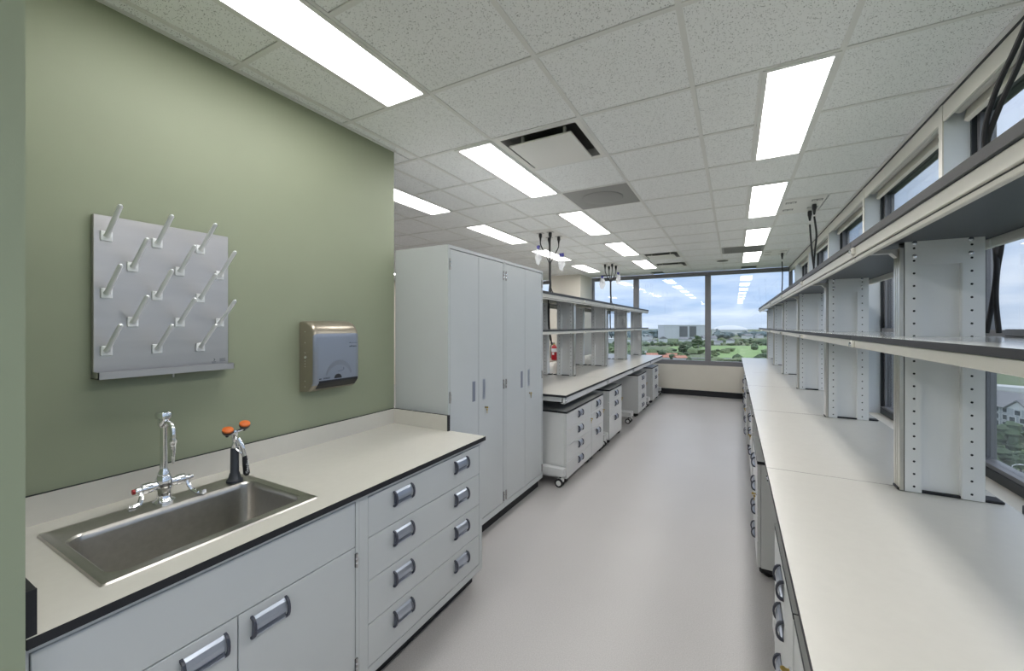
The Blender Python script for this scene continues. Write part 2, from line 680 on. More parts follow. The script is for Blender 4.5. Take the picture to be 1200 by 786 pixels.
# ------------------------------------------------------------------ ceiling air devices
def ceiling_devices():
    def cell(i, j):
        return (GX + (i + .5) * T, GY + (j + .5) * T)
    t0 = None
    labs = ['white square air diffuser plaque in ceiling, nearest, above the aisle', 'white ceiling air diffuser at mid distance, seen edge on', 'white ceiling air diffuser closest to the end windows']
    for k, j in enumerate((0, 8, 10)):
        x, y = cell(1, j)
        if t0 is None:
            t = t0 = thing('air_diffuser', labs[0], 'air vent', (x, y, CEIL), 0, 'ceiling air diffusers')
            h = T / 2 - .012
            # stamped pan rising into the ceiling
            s = .218
            pan = MB()
            ring = []
            for hh, z in ((h, 0), (.262, .002), (.245, .05)):
                ring.append([(-hh, -hh, z), (hh, -hh, z), (hh, hh, z), (-hh, hh, z)])
            for r0, r1, mm in ((ring[0], ring[1], 'vent_white'), (ring[1], ring[2], 'vent_dark')):
                for q in range(4):
                    pan.add([r0[q], r0[(q + 1) % 4], r1[(q + 1) % 4], r1[q]], [(0, 1, 2, 3)], mm)
            pan.add(ring[2], [(0, 1, 2, 3)], 'vent_dark')
            pan.build('pan', t)
            MB().box(-s, s, -s, s, -.030, -.018, 'vent_white', c=.003).build('plaque', t)
            for sx, sy in ((-.15, -.15), (.15, -.15), (-.15, .15), (.15, .15)):
                MB().box(sx - .008, sx + .008, sy - .008, sy + .008, -.018, .05, 'vent_white').build('hanger', t)
        else:
            dup(t0, (x, y, CEIL), 0, labs[k])
    # round diffuser on a grey panel
    x, y = cell(1, 2)
    t = thing('round_diffuser', 'flat grey ceiling panel with a round speaker grille, above the aisle', 'ceiling panel', (x, y, CEIL))
    h = T / 2 - .012
    MB().box(-h, h, -h, h, -.002, .012, 'grey_panel').build('panel', t)
    MB().lathe([(.19, -.002), (.19, -.006), (.175, -.012), (.10, -.016), (.005, -.017)], 'grey_panel', n=32).build('grille', t)
    x, y = cell(3, 8)
    t = thing('return_grille', 'plain grey return air panel between two light panels by the windows', 'ceiling panel', (x, y, CEIL))
    MB().box(-h, h, -h, h, -.003, .012, 'grey_panel').build('panel', t)
    lv = MB()
    for k in range(14):
        yy = -h + .03 + k * (2 * h - .06) / 13
        lv.box(-h + .03, h - .03, yy - .008, yy + .004, -.006, -.003, 'grey_panel')
    lv.build('louvre', t)
    t = thing('ceiling_ring', 'small black round fitting in the ceiling near the end windows', 'ceiling fitting', (-.19, 8.5, CEIL))
    MB().lathe([(.13, 0), (.13, -.006), (.10, -.012)], 'vent_white', n=24).build('flange', t)
    MB().lathe([(.10, -.008), (.095, -.016), (.04, -.022), (.002, -.022)], 'black_plastic', n=24).build('grille', t)


ceiling_devices()

# ------------------------------------------------------------------ walls
def build_walls():
    struct(MB().box(XGREEN - .15, XGREEN, YB, 2.10, 0, CEIL + .04, 'green_paint').build('wall_left'))
    # short return that closes the counter on the camera's side
    struct(MB().box(XGREEN, -1.325, .02, .2585, 0, CEIL + .04, 'green_paint_dark').build('wall_return'))
    struct(MB().box(XL - .2, XL, YB, YE, 0, CEIL + .04, 'cream_paint').build('wall_far_left'))
    struct(MB().box(XL, 1.3, YB - .2, YB, 0, CEIL + .04, 'cream_paint').build('wall_back'))
    # end wall: solid below the sill, solid panel far left, box column
    w = struct(MB().box(XL, 1.2, YE, YE + .15, 0, .70, 'cream_paint').build('wall_end'))
    MB().box(XL, -5.7, YE, YE + .15, .70, CEIL + .04, 'cream_paint').build('wall_panel', w)
    struct(MB().box(-4.0, -3.2, 9.2, YE - .0, 0, CEIL + .04, 'cream_paint').build('wall_column'))
    struct(MB().box(XL, 1.0, YE - .014, YE, 0, .125, 'black_core').build('baseboard_end'))
    struct(MB().box(-4.014, -3.186, 9.186, 9.2, 0, .125, 'black_core').build('baseboard_column'))
    struct(MB().box(XGREEN, XGREEN + .013, YB, .02, 0, .125, 'black_core').build('baseboard_left'))
    # window-side wall under the glass, with its sill board
    struct(MB().box(.96, 1.25, YB, YE + .15, 0, .80, 'cream_paint').build('wall_right'))
    struct(MB().box(.93, 1.12, YB, YE, .80, .835, 'cream_paint').build('trim_1'))
    # header above the window-side glass
    struct(MB().box(1.11, 1.25, YB, YE + .15, 2.755, CEIL + .04, 'window_frame').build('trim_2'))


build_walls()


def end_windows():
    edges = [(-5.70, -4.0, 'glazing left of the box column'), (-3.2, -2.10, 'x'), (-2.10, -.518, 'y'), (-.518, 1.06, 'z')]
    z0, z1 = .70, CEIL
    n = 0
    for x0, x1, _ in edges:
        n += 1
        root = bpy.data.objects.new(f'window_{n}', None)
        col.objects.link(root)
        struct(root)
        root.location = ((x0 + x1) / 2, YE, z0)
        ox, oz = -(x0 + x1) / 2, -z0
        hw = .06
        f = MB().box(x0 + ox, x1 + ox, -.005, .11, 0, .10, 'window_frame', c=.004)
        f.build('sill_rail', root)
        MB().box(x0 + ox, x1 + ox, -.0, .11, z1 - .085 + oz, z1 + oz, 'window_frame', c=.004).build('head_rail', root)
        l0 = hw if x0 > -3.1 else hw * .7
        MB().box(x0 + ox, x0 + l0 + ox, -.002, .108, .1, z1 - .085 + oz, 'window_frame', c=.004).build('stile', root)
        MB().box(x1 - hw + ox, x1 + ox, -.002, .108, .1, z1 - .085 + oz, 'window_frame', c=.004).build('stile', root)
        MB().box(x0 + l0 + ox, x1 - hw + ox, .05, .062, .1, z1 - .085 + oz, 'window_glass').build('pane', root)
    return n


NW = end_windows()


def side_windows():
    n = NW
    ys = [3.1 + 1.524 * k for k in range(-6, 5)]          # fin positions
    edges = [YB] + ys + [YE]
    fin_k = 0
    # fins
    for y in ys:
        f = struct(MB().box(XW + .004, XG - .03, y - .02, y + .02, .835, CEIL, 'fin_paint').build(f'trim_{3 + fin_k}'))
        MB().box(XW, XW + .006, y - .022, y + .022, .835, CEIL, 'rail_metal').build('edge_strip', f)
        fin_k += 1
    for a, b in zip(edges[:-1], edges[1:]):
        if b - a < .3: continue
        n += 1
        root = bpy.data.objects.new(f'window_{n}', None)
        col.objects.link(root)
        struct(root)
        root.location = (XG, a, .835)
        L = b - a
        z1 = CEIL - .835 - .055
        x0, x1 = -.03, .05
        MB().box(x0, x1, 0, L, 0, .045, 'window_black').build('sill_rail', root)
        MB().box(x0 + .01, x1, 0, L, .045, .065, 'window_frame').build('glazing_bead', root)
        MB().box(x0, x1, 0, L, z1 - .05, z1, 'window_black').build('head_rail', root)
        for s in (0, 1):
            ya, yb = (.0, .035) if s == 0 else (L - .035, L)
            MB().box(x0, x1, ya, yb, .065, z1 - .05, 'window_black').build('stile', root)
            ya, yb = (.035, .065) if s == 0 else (L - .065, L - .035)
            MB().box(x0 + .02, x1, ya, yb, .065, z1 - .05, 'window_frame').build('glazing_bead', root)
        MB().box(x0, x1, .065, L - .065, .69, .735, 'window_frame').build('transom', root)
        MB().box(.005, .015, .065, L - .065, .065, .69, 'window_glass').build('pane', root)
        MB().box(.005, .015, .065, L - .065, .735, z1 - .05, 'window_glass').build('pane', root)
    # blind fascia, roller and hem bar in every bay
    k = 0
    labs = []
    for a, b in zip(edges[:-1], edges[1:]):
        if b < 1.5 or b - a < .3: continue
        y0, y1 = a + .025, b - .025
        lab = f'rolled up window blind behind a cream fascia, {ORD[k]} bay from the camera'
        t = thing('roller_blind', lab, 'window blind', (XW, y0, CEIL), 0, 'roller blinds above the side windows')
        L = y1 - y0
        MB().box(.002, .014, 0, L, -.105, -.013, 'rail_metal', c=.002).build('fascia', t)
        ro = MB()
        ro.tube([(.06, .02, -.055), (.06, L - .02, -.055)], .028, 'laminate', n=14)
        ro.build('fabric_roll', t)
        hb = MB().prism([(.078, -.125), (.096, -.135), (.098, -.07), (.088, -.065)], 1, .015, L - .015, 'rail_metal')
        hb.build('hem_bar', t)
        k += 1


side_windows()


# ------------------------------------------------------------------ drawer pull (shared mesh)
def pull_mesh(name='handle', w=.112, h=.072, out=.026):
    """arched pull: two dark end cheeks, a sloping bright plate and a shaded recess; lies on the plane x=0 and stands out to +x"""
    mb = MB()
    prof = []
    for k in range(9):
        a = PI * k / 8
        prof.append((out * math.sin(a) ** .8 if 0 < k < 8 else 0.0, -h / 2 * math.cos(a)))
    for s in (-1, 1):
        y0 = s * (w / 2)
        poly = [(p[0], p[1]) for p in prof] + [(max(p[0] - .007, 0) if 0 < k < 8 else 0, p[1] * .80) for k, p in reversed(list(enumerate(prof)))]
        mb.prism(poly, 1, y0 - .004, y0 + .004, 'pull_cap')
    # grip plate curving out from the top edge, then back under
    q = [(.003, h * .46), (.011, h * .34), (.016, h * .10), (.0175, -h * .10), (.0145, -h * .10), (.012, h * .12), (.007, h * .30), (.001, h * .40)]
    mb.prism(q, 1, -w / 2 + .004, w / 2 - .004, 'pull_plate')
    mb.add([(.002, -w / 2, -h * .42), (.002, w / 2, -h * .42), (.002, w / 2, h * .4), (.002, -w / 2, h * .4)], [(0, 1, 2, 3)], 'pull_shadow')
    q = [(.0, -h * .47), (.010, -h * .44), (.012, -h * .36), (.008, -h * .36), (.0, -h * .30)]
    mb.prism(q, 1, -w / 2 + .004, w / 2 - .004, 'pull_plate')
    return mb.mesh(name)


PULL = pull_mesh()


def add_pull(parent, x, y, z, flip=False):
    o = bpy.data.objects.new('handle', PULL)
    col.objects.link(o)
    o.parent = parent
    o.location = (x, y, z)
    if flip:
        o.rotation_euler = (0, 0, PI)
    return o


def key_lock(parent, x, y, z, d=1, name='lock'):
    """cam lock with a key hanging in it; d = +1 faces +x, -1 faces -x"""
    mb = MB()
    mb.cyl((x, y, z), (x + d * .006, y, z), .010, 'chrome', 12)
    mb.box(x + d * .006, x + d * .018, y - .001, y + .001, z - .004, z + .004, 'brass')
    mb.lathe([(.008, -.001), (.008, .001)], 'brass', o=(x + d * .022, y, z), n=10, axis=(0, 1, 0))
    mb.lathe([(.007, -.001), (.007, .001)], 'brass', o=(x + d * .014, y + .008, z - .018), n=10, axis=(0, 1, 0))
    mb.box(x + d * .012, x + d * .017, y + .007, y + .009, z - .046, z - .022, 'brass')
    return mb.build(name, parent)


def hinge(parent, x, y, z, h=.055):
    mb = MB()
    mb.cyl((x + .006, y, z - h / 2), (x + .006, y, z + h / 2), .0050, 'steel_panel', 8)
    mb.box(x, x + .004, y - .006, y + .006, z - h / 2, z + h / 2, 'seam_dark')
    for k in (-.16, .18):
        mb.cyl((x + .006, y, z + h * k - .004), (x + .006, y, z + h * k + .004), .0062, 'chrome', 8)
    return mb.build('hinge', parent)


# ------------------------------------------------------------------ sink counter on the green wall
XC = -1.335           # counter front edge
Y0C, Y1C = .262, 2.098
ZC = .914


def build_counter():
    t = thing('countertop', 'cream laminate countertop with black edge along the green wall', 'countertop', (XC, Y0C, ZC))
    ox, oy, oz = XC, Y0C, ZC
    xb = XGREEN + .001
    hx0, hx1, hy0, hy1 = -1.945, -1.45, .425, 1.012        # cut-out for the sink
    mb = MB()
    for x0, x1, y0, y1 in ((xb, XC, Y0C, hy0), (xb, XC, hy1, Y1C), (xb, hx0, hy0, hy1), (hx1, XC, hy0, hy1)):
        mb.box(x0 - ox, x1 - ox, y0 - oy, y1 - oy, -.024, 0, 'black_core', top='laminate')
    mb.build('worktop', t)
    b = MB()
    b.box(xb - ox, xb + .018 - ox, .0, Y1C - oy, 0, .1, 'laminate', top='black_core')
    b.build('backsplash', t)
    s = MB()
    s.box(xb + .018 - ox, -1.615 - ox, Y1C - .020 - oy, Y1C - oy, 0, .1, 'laminate', top='black_core')
    s.box(-1.6155 - ox, -1.607 - ox, Y1C - .021 - oy, Y1C - oy, 0, .1003, 'black_core')
    s.build('side_splash', t)
    s = MB()
    s.box(xb + .018 - ox, XC - .012 - ox, 0, .016, 0, .1, 'laminate', top='black_core')
    s.box(XC - .0125 - ox, XC - .006 - ox, 0, .0165, 0, .1003, 'black_core')
    s.build('side_splash', t)

    XF = -1.36
    # ---- sink base cabinet
    ya, yb = Y0C + .002, 1.164
    t = thing('sink_base_cabinet', 'pale grey base cabinet with blank panel and two doors under the sink', 'cabinet', (XF, ya, 0))
    L = yb - ya
    b = MB()
    dp = -.70
    b.box(dp, -.02, 0, .018, .1, ZC - .024, 'cabinet_paint')
    b.box(dp, -.02, L - .018, L, .1, ZC - .024, 'cabinet_paint')
    b.box(dp, -.02, .018, L - .018, .1, .118, 'cabinet_paint')
    b.box(-.02, -.0, 0, L, .845 + .025, ZC - .0245, 'cabinet_paint')
    b.box(-.02, -.0, 0, L, .1, .13, 'cabinet_paint')
    b.box(-.02, 0, L - .017, L, .13, .87, 'cabinet_paint')
    b.box(-.02, 0, 0, .006, .13, .87, 'cabinet_paint')
    b.box(dp, dp + .01, .018, L - .018, .118, ZC - .024, 'cabinet_paint')
    b.box(-.032, -.021, .006, L - .017, .13, .87, 'seam_dark')
    b.build('body', t)
    MB().box(dp, -.07, 0, L, 0, .1, 'black_core').build('toe_kick', t)
    MB().box(-.02, .0, .009, L - .020, .686, .867, 'cabinet_paint', c=.0015).build('apron_panel', t)
    for k, (y0, y1) in enumerate(((.009, .433), (.4365, L - .020))):
        d = MB().box(-.02, .0, y0, y1, .134, .682, 'cabinet_paint', c=.0015).build('door', t)
        if k == 0:
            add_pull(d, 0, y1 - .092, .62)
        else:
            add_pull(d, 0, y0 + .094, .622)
        hinge(d, -.0, y1 + .004 if k else y0 - .001, .63)
        hinge(d, -.0, y1 + .004 if k else y0 - .001, .20)

    # ---- four drawer cabinet
    ya, yb = 1.165, 2.093
    L = yb - ya
    t = thing('drawer_cabinet', 'pale grey four drawer base cabinet between sink and tall cabinets', 'cabinet', (XF, ya, 0))
    b = MB()
    b.box(dp, -.02, 0, .018, .1, ZC - .024, 'cabinet_paint')
    b.box(dp, -.0, L - .030, L, .1, ZC - .0245, 'cabinet_paint')
    b.box(-.02, 0, 0, .045, .1, ZC - .0245, 'cabinet_paint')
    b.box(-.02, 0, .045, L - .030, .868, ZC - .0245, 'cabinet_paint')
    b.box(-.02, 0, .045, L - .030, .1, .138, 'cabinet_paint')
    b.box(dp, -.02, .018, L - .03, .1, .118, 'cabinet_paint')
    b.box(-.034, -.021, .03, L - .018, .13, .87, 'seam_dark')
    b.build('body', t)
    MB().box(dp, -.07, 0, L - .004, 0, .1, 'black_core').build('toe_kick', t)
    zs = [.866, .690, .506, .322, .140]
    for k in range(4):
        d = MB().box(-.02, 0, .047, L - .032, zs[k + 1] + .0018, zs[k] - .0018, 'cabinet_paint', c=.0015).build('drawer', t)
        zc = (zs[k] + zs[k + 1]) / 2 + .024
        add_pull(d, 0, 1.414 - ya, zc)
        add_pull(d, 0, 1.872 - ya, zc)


build_counter()


def rrect(x0, x1, y0, y1, r, z, n=6):
    pts = []
    for cx, cy, a0 in ((x1 - r, y1 - r, 0), (x0 + r, y1 - r, 90), (x0 + r, y0 + r, 180), (x1 - r, y0 + r, 270)):
        for k in range(n + 1):
            a = R(a0 + 90 * k / n)
            pts.append((cx + r * math.cos(a), cy + r * math.sin(a), z))
    return pts


def build_sink():
    o = (-1.70, .715, ZC)
    t = thing('sink', 'rectangular stainless steel sink set into the cream countertop', 'sink', o)
    mb = MB()
    x0, x1, y0, y1 = -1.965 - o[0], -1.432 - o[0], .405 - o[1], 1.033 - o[1]
    ix0, ix1, iy0, iy1 = -1.852 - o[0], -1.482 - o[0], .440 - o[1], .998 - o[1]
    loops = [rrect(x0, x1, y0, y1, .010, .0005), rrect(x0 + .004, x1 - .004, y0 + .004, y1 - .004, .010, .006),
             rrect(x0 + .016, x1 - .016, y0 + .016, y1 - .016, .012, .006),
             rrect(x0 + .022, x1 - .022, y0 + .022, y1 - .022, .012, .003),
             rrect(ix0 - .006, ix1 + .006, iy0 - .006, iy1 + .006, .05, .003),
             rrect(ix0, ix1, iy0, iy1, .046, -.003), rrect(ix0 + .003, ix1 - .003, iy0 + .003, iy1 - .003, .045, -.02),
             rrect(ix0 + .008, ix1 - .008, iy0 + .008, iy1 - .008, .045, -.155),
             rrect(ix0 + .02, ix1 - .02, iy0 + .02, iy1 - .02, .045, -.182),
             rrect(ix0 + .05, ix1 - .05, iy0 + .05, iy1 - .05, .03, -.196),
             rrect(-.05, .05, -.05, .05, .045, -.2)]
    n = len(loops[0])
    vs = [p for lp in loops for p in lp]
    fs = []
    for i in range(len(loops) - 1):
        for k in range(n):
            fs.append((i * n + k, i * n + (k + 1) % n, (i + 1) * n + (k + 1) % n, (i + 1) * n + k))
    fs.append(tuple(range((len(loops) - 1) * n, len(loops) * n)))
    mb.add(vs, fs, 'steel_brushed', True)
    ob = mb.build('basin', t)
    ob.data.set_sharp_from_angle(angle=R(35))
    MB().lathe([(.045, -.1995), (.042, -.197), (.030, -.199), (.012, -.2)], 'chrome', n=20).build('drain', t)


build_sink()


def build_faucet():
    t = thing('faucet', 'chrome laboratory faucet with two lever handles behind the sink', 'faucet', (-1.915, .719, ZC + .003))
    b = MB()
    b.lathe([(.034, 0), (.034, .007), (.026, .012), (.0215, .02), (.0215, .045), (.026, .055), (.026, .090), (.020, .103)], 'chrome', n=18)
    b.tube([(0, -.062, .068), (0, -.02, .070), (0, .02, .070), (0, .062, .068)], .0155, 'chrome', 12)
    b.lathe([(.019, -.014), (.020, 0), (.019, .014)], 'chrome', o=(0, -.052, .069), n=12, axis=(0, 1, 0))
    b.lathe([(.019, -.014), (.020, 0), (.019, .014)], 'chrome', o=(0, .052, .069), n=12, axis=(0, 1, 0))
    b.build('body', t)
    # riser with vacuum breaker on top
    s = MB()
    s.lathe([(.018, .098), (.019, .112), (.0135, .122), (.012, .130), (.0115, .285)], 'chrome', n=14)
    s.lathe([(.013, .285), (.019, .295), (.020, .318), (.026, .322), (.027, .336), (.024, .344), (.008, .346)], 'chrome', n=18)
    pts = smooth_path([(.0, 0, .296), (.03, .002, .306), (.055, .004, .296), (.064, .004, .268), (.064, .004, .24)], 5)
    s.tube(pts, .0085, 'chrome', 10)
    s.build('spout', t)
    h = MB()
    h.lathe([(.012, .0), (.013, -.012), (.010, -.02), (.009, -.03), (.0095, -.034), (.0075, -.044), (.0085, -.047), (.0065, -.058), (.0072, -.061), (.0055, -.075), (.004, -.092)], 'chrome', o=(.064, .004, .248), n=12)
    h.build('hose_nozzle', t)
    for s_ in (-1, 1):
        l = MB()
        l.lathe([(.010, 0), (.012, .006), (.012, .022), (.010, .026)], 'chrome', o=(0, s_ * .060, .068), n=12, axis=(0, s_, 0))
        if s_ < 0:
            pts = smooth_path([(.004, -.070, .062), (.012, -.072, .044), (.022, -.080, .027), (.026, -.096, .020), (.024, -.112, .022)], 4)
        else:
            pts = smooth_path([(.002, .072, .064), (.008, .078, .040), (.020, .088, .018), (.042, .100, .008), (.062, .108, .011)], 4)
        n = len(pts)
        l.tube(pts, .006, 'chrome', 8, radii=[.0065 + .0045 * (k / n) for k in range(n)])
        ob = l.build('lever_handle', t)
        e = MB()
        e.lathe([(.0095, .026), (.0095, .033), (.004, .035)], 'red_paint' if s_ < 0 else 'chrome', o=(0, s_ * .060, .068), n=12, axis=(0, s_, 0))
        c = e.build('end_cap', ob)
        c['label'] = 'red hot end cap' if s_ < 0 else 'chrome end cap'


build_faucet()


def build_eyewash():
    t = thing('eyewash', 'dark eyewash spray with two orange capped heads on the sink rim', 'eyewash', (-1.90, .962, ZC + .003))
    b = MB()
    b.lathe([(.031, 0), (.031, .008), (.024, .014), (.019, .036), (.0165, .04), (.0155, .14), (.014, .145)], 'eyewash_grey', n=18)
    b.build('base', t)
    s = MB()
    s.lathe([(.012, .14), (.013, .155), (.010, .17), (.011, .20), (.014, .208), (.010, .222)], 'chrome', n=14)
    s.tube(smooth_path([(0, -.032, .205), (0, -.015, .208), (0, .0, .212), (0, .02, .216), (0, .038, .220)], 3), .0065, 'chrome', 10)
    s.build('spray_head', t)
    for yy, zz in ((-.030, .203), (.038, .216)):
        c = MB()
        c.lathe([(.006, -.004), (.007, .006), (.017, .012), (.021, .022), (.021, .030)], 'black_plastic', o=(0, yy, zz), n=18, axis=(.48, -.12, 1))
        h = c.build('spray_cup', t)
        d = MB()
        d.lathe([(.0212, .028), (.020, .034), (.012, .0385), (.001, .039)], 'orange_cap', o=(0, yy, zz), n=18, axis=(.48, -.12, 1))
        d.build('dust_cap', h)
    g = MB()
    g.tube(smooth_path([(.012, .008, .185), (.026, .018, .150), (.030, .024, .105)], 4), .009, 'chrome', 10)
    g.tube([(.004, .004, .165), (.018, -.006, .145), (.026, .012, .120)], .003, 'chrome', 6)
    g.build('lever', t)
    g = MB()
    g.tube([(.030, .024, .108), (.032, .027, .07), (.034, .031, .030), (.034, .032, .022)], .0115, 'black_plastic', 12, radii=[.009, .0115, .0125, .008])
    g = g.build('grip', t)
    g['label'] = 'black grip with white lettering'
    text(g, 'Guardian', .0155, (.0455, .0285, .062), (R(90), R(-87), R(90)), 'paper_white')


build_eyewash()


# ------------------------------------------------------------------ peg board (drying rack)
def build_pegs():
    x0 = -2.078
    y0, y1, z0, z1 = .568, 1.024, 1.405, 2.006
    t = thing('drying_rack', 'stainless steel drying rack with white pegs on the green wall', 'drying rack', (XGREEN, y0, z0))
    ox, oy, oz = XGREEN, y0, z0
    MB().box(.001, x0 - ox, 0, y1 - y0, 0, z1 - z0, 'steel_panel', c=.002).build('back_panel', t)
    tr = MB()
    a, b = .0, y1 - y0
    tr.box(.001, .072, a, b, -.012, -.009, 'steel_panel')
    tr.box(.070, .073, a, b, -.012, .014, 'steel_panel')
    tr.box(.001, .073, a, a + .003, -.012, .014, 'steel_panel')
    tr.box(.001, .073, b - .003, b, -.012, .014, 'steel_panel')
    tr.build('drip_tray', t)
    MB().tube([(.04, b * .52, -.011), (.04, b * .52, -.03)], .004, 'steel_brushed', 8).build('drain_spout', t)
    base = MB().box(0, .006, -.017, .017, -.019, .019, 'white_plastic', c=.002).mesh('peg_base')
    pm = MB()
    n = 10
    pts = [(.004, 0, 0), (.125, 0, .092), (.131, 0, .0965)]
    pm.tube([(.004, 0, -.003), (.01, 0, .003), (.126, 0, .092), (.131, 0, .096)], .008, 'white_plastic', 10, radii=[.011, .0085, .0078, .004])
    pmesh = pm.mesh('peg')
    for k, z in enumerate((1.931, 1.825, 1.716, 1.608, 1.499)):
        for y in ((.604, .757, .910) if k % 2 == 0 else (.680, .834, .987)):
            p = bpy.data.objects.new('peg', pmesh)
            col.objects.link(p)
            p.parent = t
            p.location = (x0 - ox + .004, y - oy, z - oz)
            q = bpy.data.objects.new('peg_base', base)
            col.objects.link(q)
            q.parent = p
            q.location = (-.004, 0, -.003)
    # small printed maker's mark and small print
    pr = MB()
    xx = x0 - ox + .0006
    for (ya, yb, za, zb) in ((.955, .973, 1.4255, 1.427), (.957, .971, 1.421, 1.4222), (.988, 1.012, 1.4395, 1.4405), (.988, 1.008, 1.4365, 1.4375), (.988, 1.012, 1.4335, 1.4345), (.988, 1.010, 1.4305, 1.4315), (.988, 1.012, 1.4275, 1.4285)):
        pr.box(xx - .0003, xx + .0004, ya - oy, yb - oy, za - oz, zb - oz, 'ink')
    c = [(.9635 + .0055 * math.cos(R(a)) - oy, 1.436 + .0055 * math.sin(R(a)) - oz) for a in range(-100, 101, 25)]
    c += [(.9635 + .002 + .0040 * math.cos(R(a)) - oy - .002, 1.436 + .0030 * math.sin(R(a)) - oz) for a in range(80, -81, -40)]
    pr.prism(c, 0, xx - .0003, xx + .0004, 'ink')
    pr.build('printed_mark', t)


build_pegs()


# ------------------------------------------------------------------ paper towel dispenser
def build_dispenser():
    y0, y1, z0, z1 = 1.392, 1.688, 1.228, 1.618
    t = thing('towel_dispenser', 'silver and bronze paper towel dispenser on the green wall', 'dispenser', (XGREEN, y0, z0))
    w, h = y1 - y0, z1 - z0
    dpt = .128
    # profile (x out of the wall, z)
    prof = [(.002, 0), (.080, .004), (.102, .022), (.116, .038), (dpt, .052), (dpt, h - .095)]
    for k in range(1, 9):
        a = PI / 2 * k / 8
        prof.append((dpt - .088 + .088 * math.cos(a), h - .088 + .088 * math.sin(a)))
    prof += [(.002, h)]
    n = len(prof)
    vs, fs = [], []
    # section along y: rounded shoulders
    secs = [(0, .90, .012), (.004, .96, .006), (.012, .99, .002), (.03, 1, 0), (w - .03, 1, 0), (w - .012, .99, .002), (w - .004, .96, .006), (w, .90, .012)]
    front, side = MB(), MB()
    for s, sc_, dz in secs:
        for x, z in prof:
            zz = z if z < h * .5 else z - dz
            vs.append((max(x * sc_, .002), s, zz))
    ff, fb = [], []
    for i in range(len(secs) - 1):
        for k in range(n - 1):
            f = (i * n + k, i * n + k + 1, (i + 1) * n + k + 1, (i + 1) * n + k)
            (fb if (k >= 6 or k < 3) else ff).append(f)
    front.add(vs, ff, 'dispenser_grey', True)
    front.add(vs, fb, 'dispenser_bronze', True)
    for i in (0, len(secs) - 1):
        front.add([vs[i * n + k] for k in range(n)], [tuple(range(n))], 'dispenser_bronze', False)
    body = front.build('cover', t)
    MB().prism([(dpt + .0015, .050), (.119, .036), (.100, .016), (.096, .046), (.11, .058), (dpt + .0015, .062)], 1, .028, w - .012, 'black_plastic').build('towel_slot', t)
    # half round sensor window and embossed arch
    sw = [(w * .50 + .024 * math.cos(R(a)), .067 + .024 * math.sin(R(a))) for a in range(0, 181, 15)]
    MB().prism(sw, 0, dpt - .002, dpt + .0025, 'black_plastic').build('sensor_window', t)
    ar = MB()
    c0 = (w * .53, .067)
    outer = [(c0[0] + .088 * math.cos(R(a)), c0[1] + .102 * math.sin(R(a))) for a in range(15, 166, 10)]
    inner = [(c0[0] + .078 * math.cos(R(a)), c0[1] + .074 * math.sin(R(a))) for a in range(165, 14, -10)]
    m_ = len(outer)
    vv = [(dpt + .003, p[0], p[1]) for p in outer] + [(dpt + .0002, p[0], p[1]) for p in reversed(inner)]
    ar.add(vv, [(k, k + 1, m_ + k + 1, m_ + k) for k in range(m_ - 1)], 'dispenser_grey', True)
    ar.build('arch_moulding', t)
    ey = MB()
    for zz in (.03, .06, .14, .155, .17, .215, .27, .33):
        ey.cyl((.05, .0, zz), (.05, -.0015 + .001, zz), .003, 'vent_white', 8)
    ey.cyl((.055, .001, .19), (.055, -.003, .19), .008, 'chrome', 12)
    ey.build('side_lock', t)
    text(t, 'enMotion', .013, (dpt + .0008, w * .845, h * .625), (R(90), 0, R(90)), 'ink')
    pr = MB()
    pr.prism([(w * .76, .262), (w * .79, .262), (w * .775, .268)], 0, dpt, dpt + .001, 'ink')
    pr.box(dpt, dpt + .001, w * .79, w * .95, .262, .2635, 'ink')
    pr.box(dpt, dpt + .001, w * .10, w * .145, .070, .075, 'ink')
    pr.box(dpt, dpt + .001, w * .18, w * .32, .070, .0725, 'ink')
    pr.box(dpt, dpt + .001, w * .18, w * .33, .075, .077, 'ink')
    # hand outline with a swipe
    pr.tube([(dpt + .0005, w * .50, .105), (dpt + .0005, w * .58, .107), (dpt + .0005, w * .63, .112), (dpt + .0005, w * .63, .125)], .0009, 'ink', 5)
    pr.build('printed_mark', t)


build_dispenser()


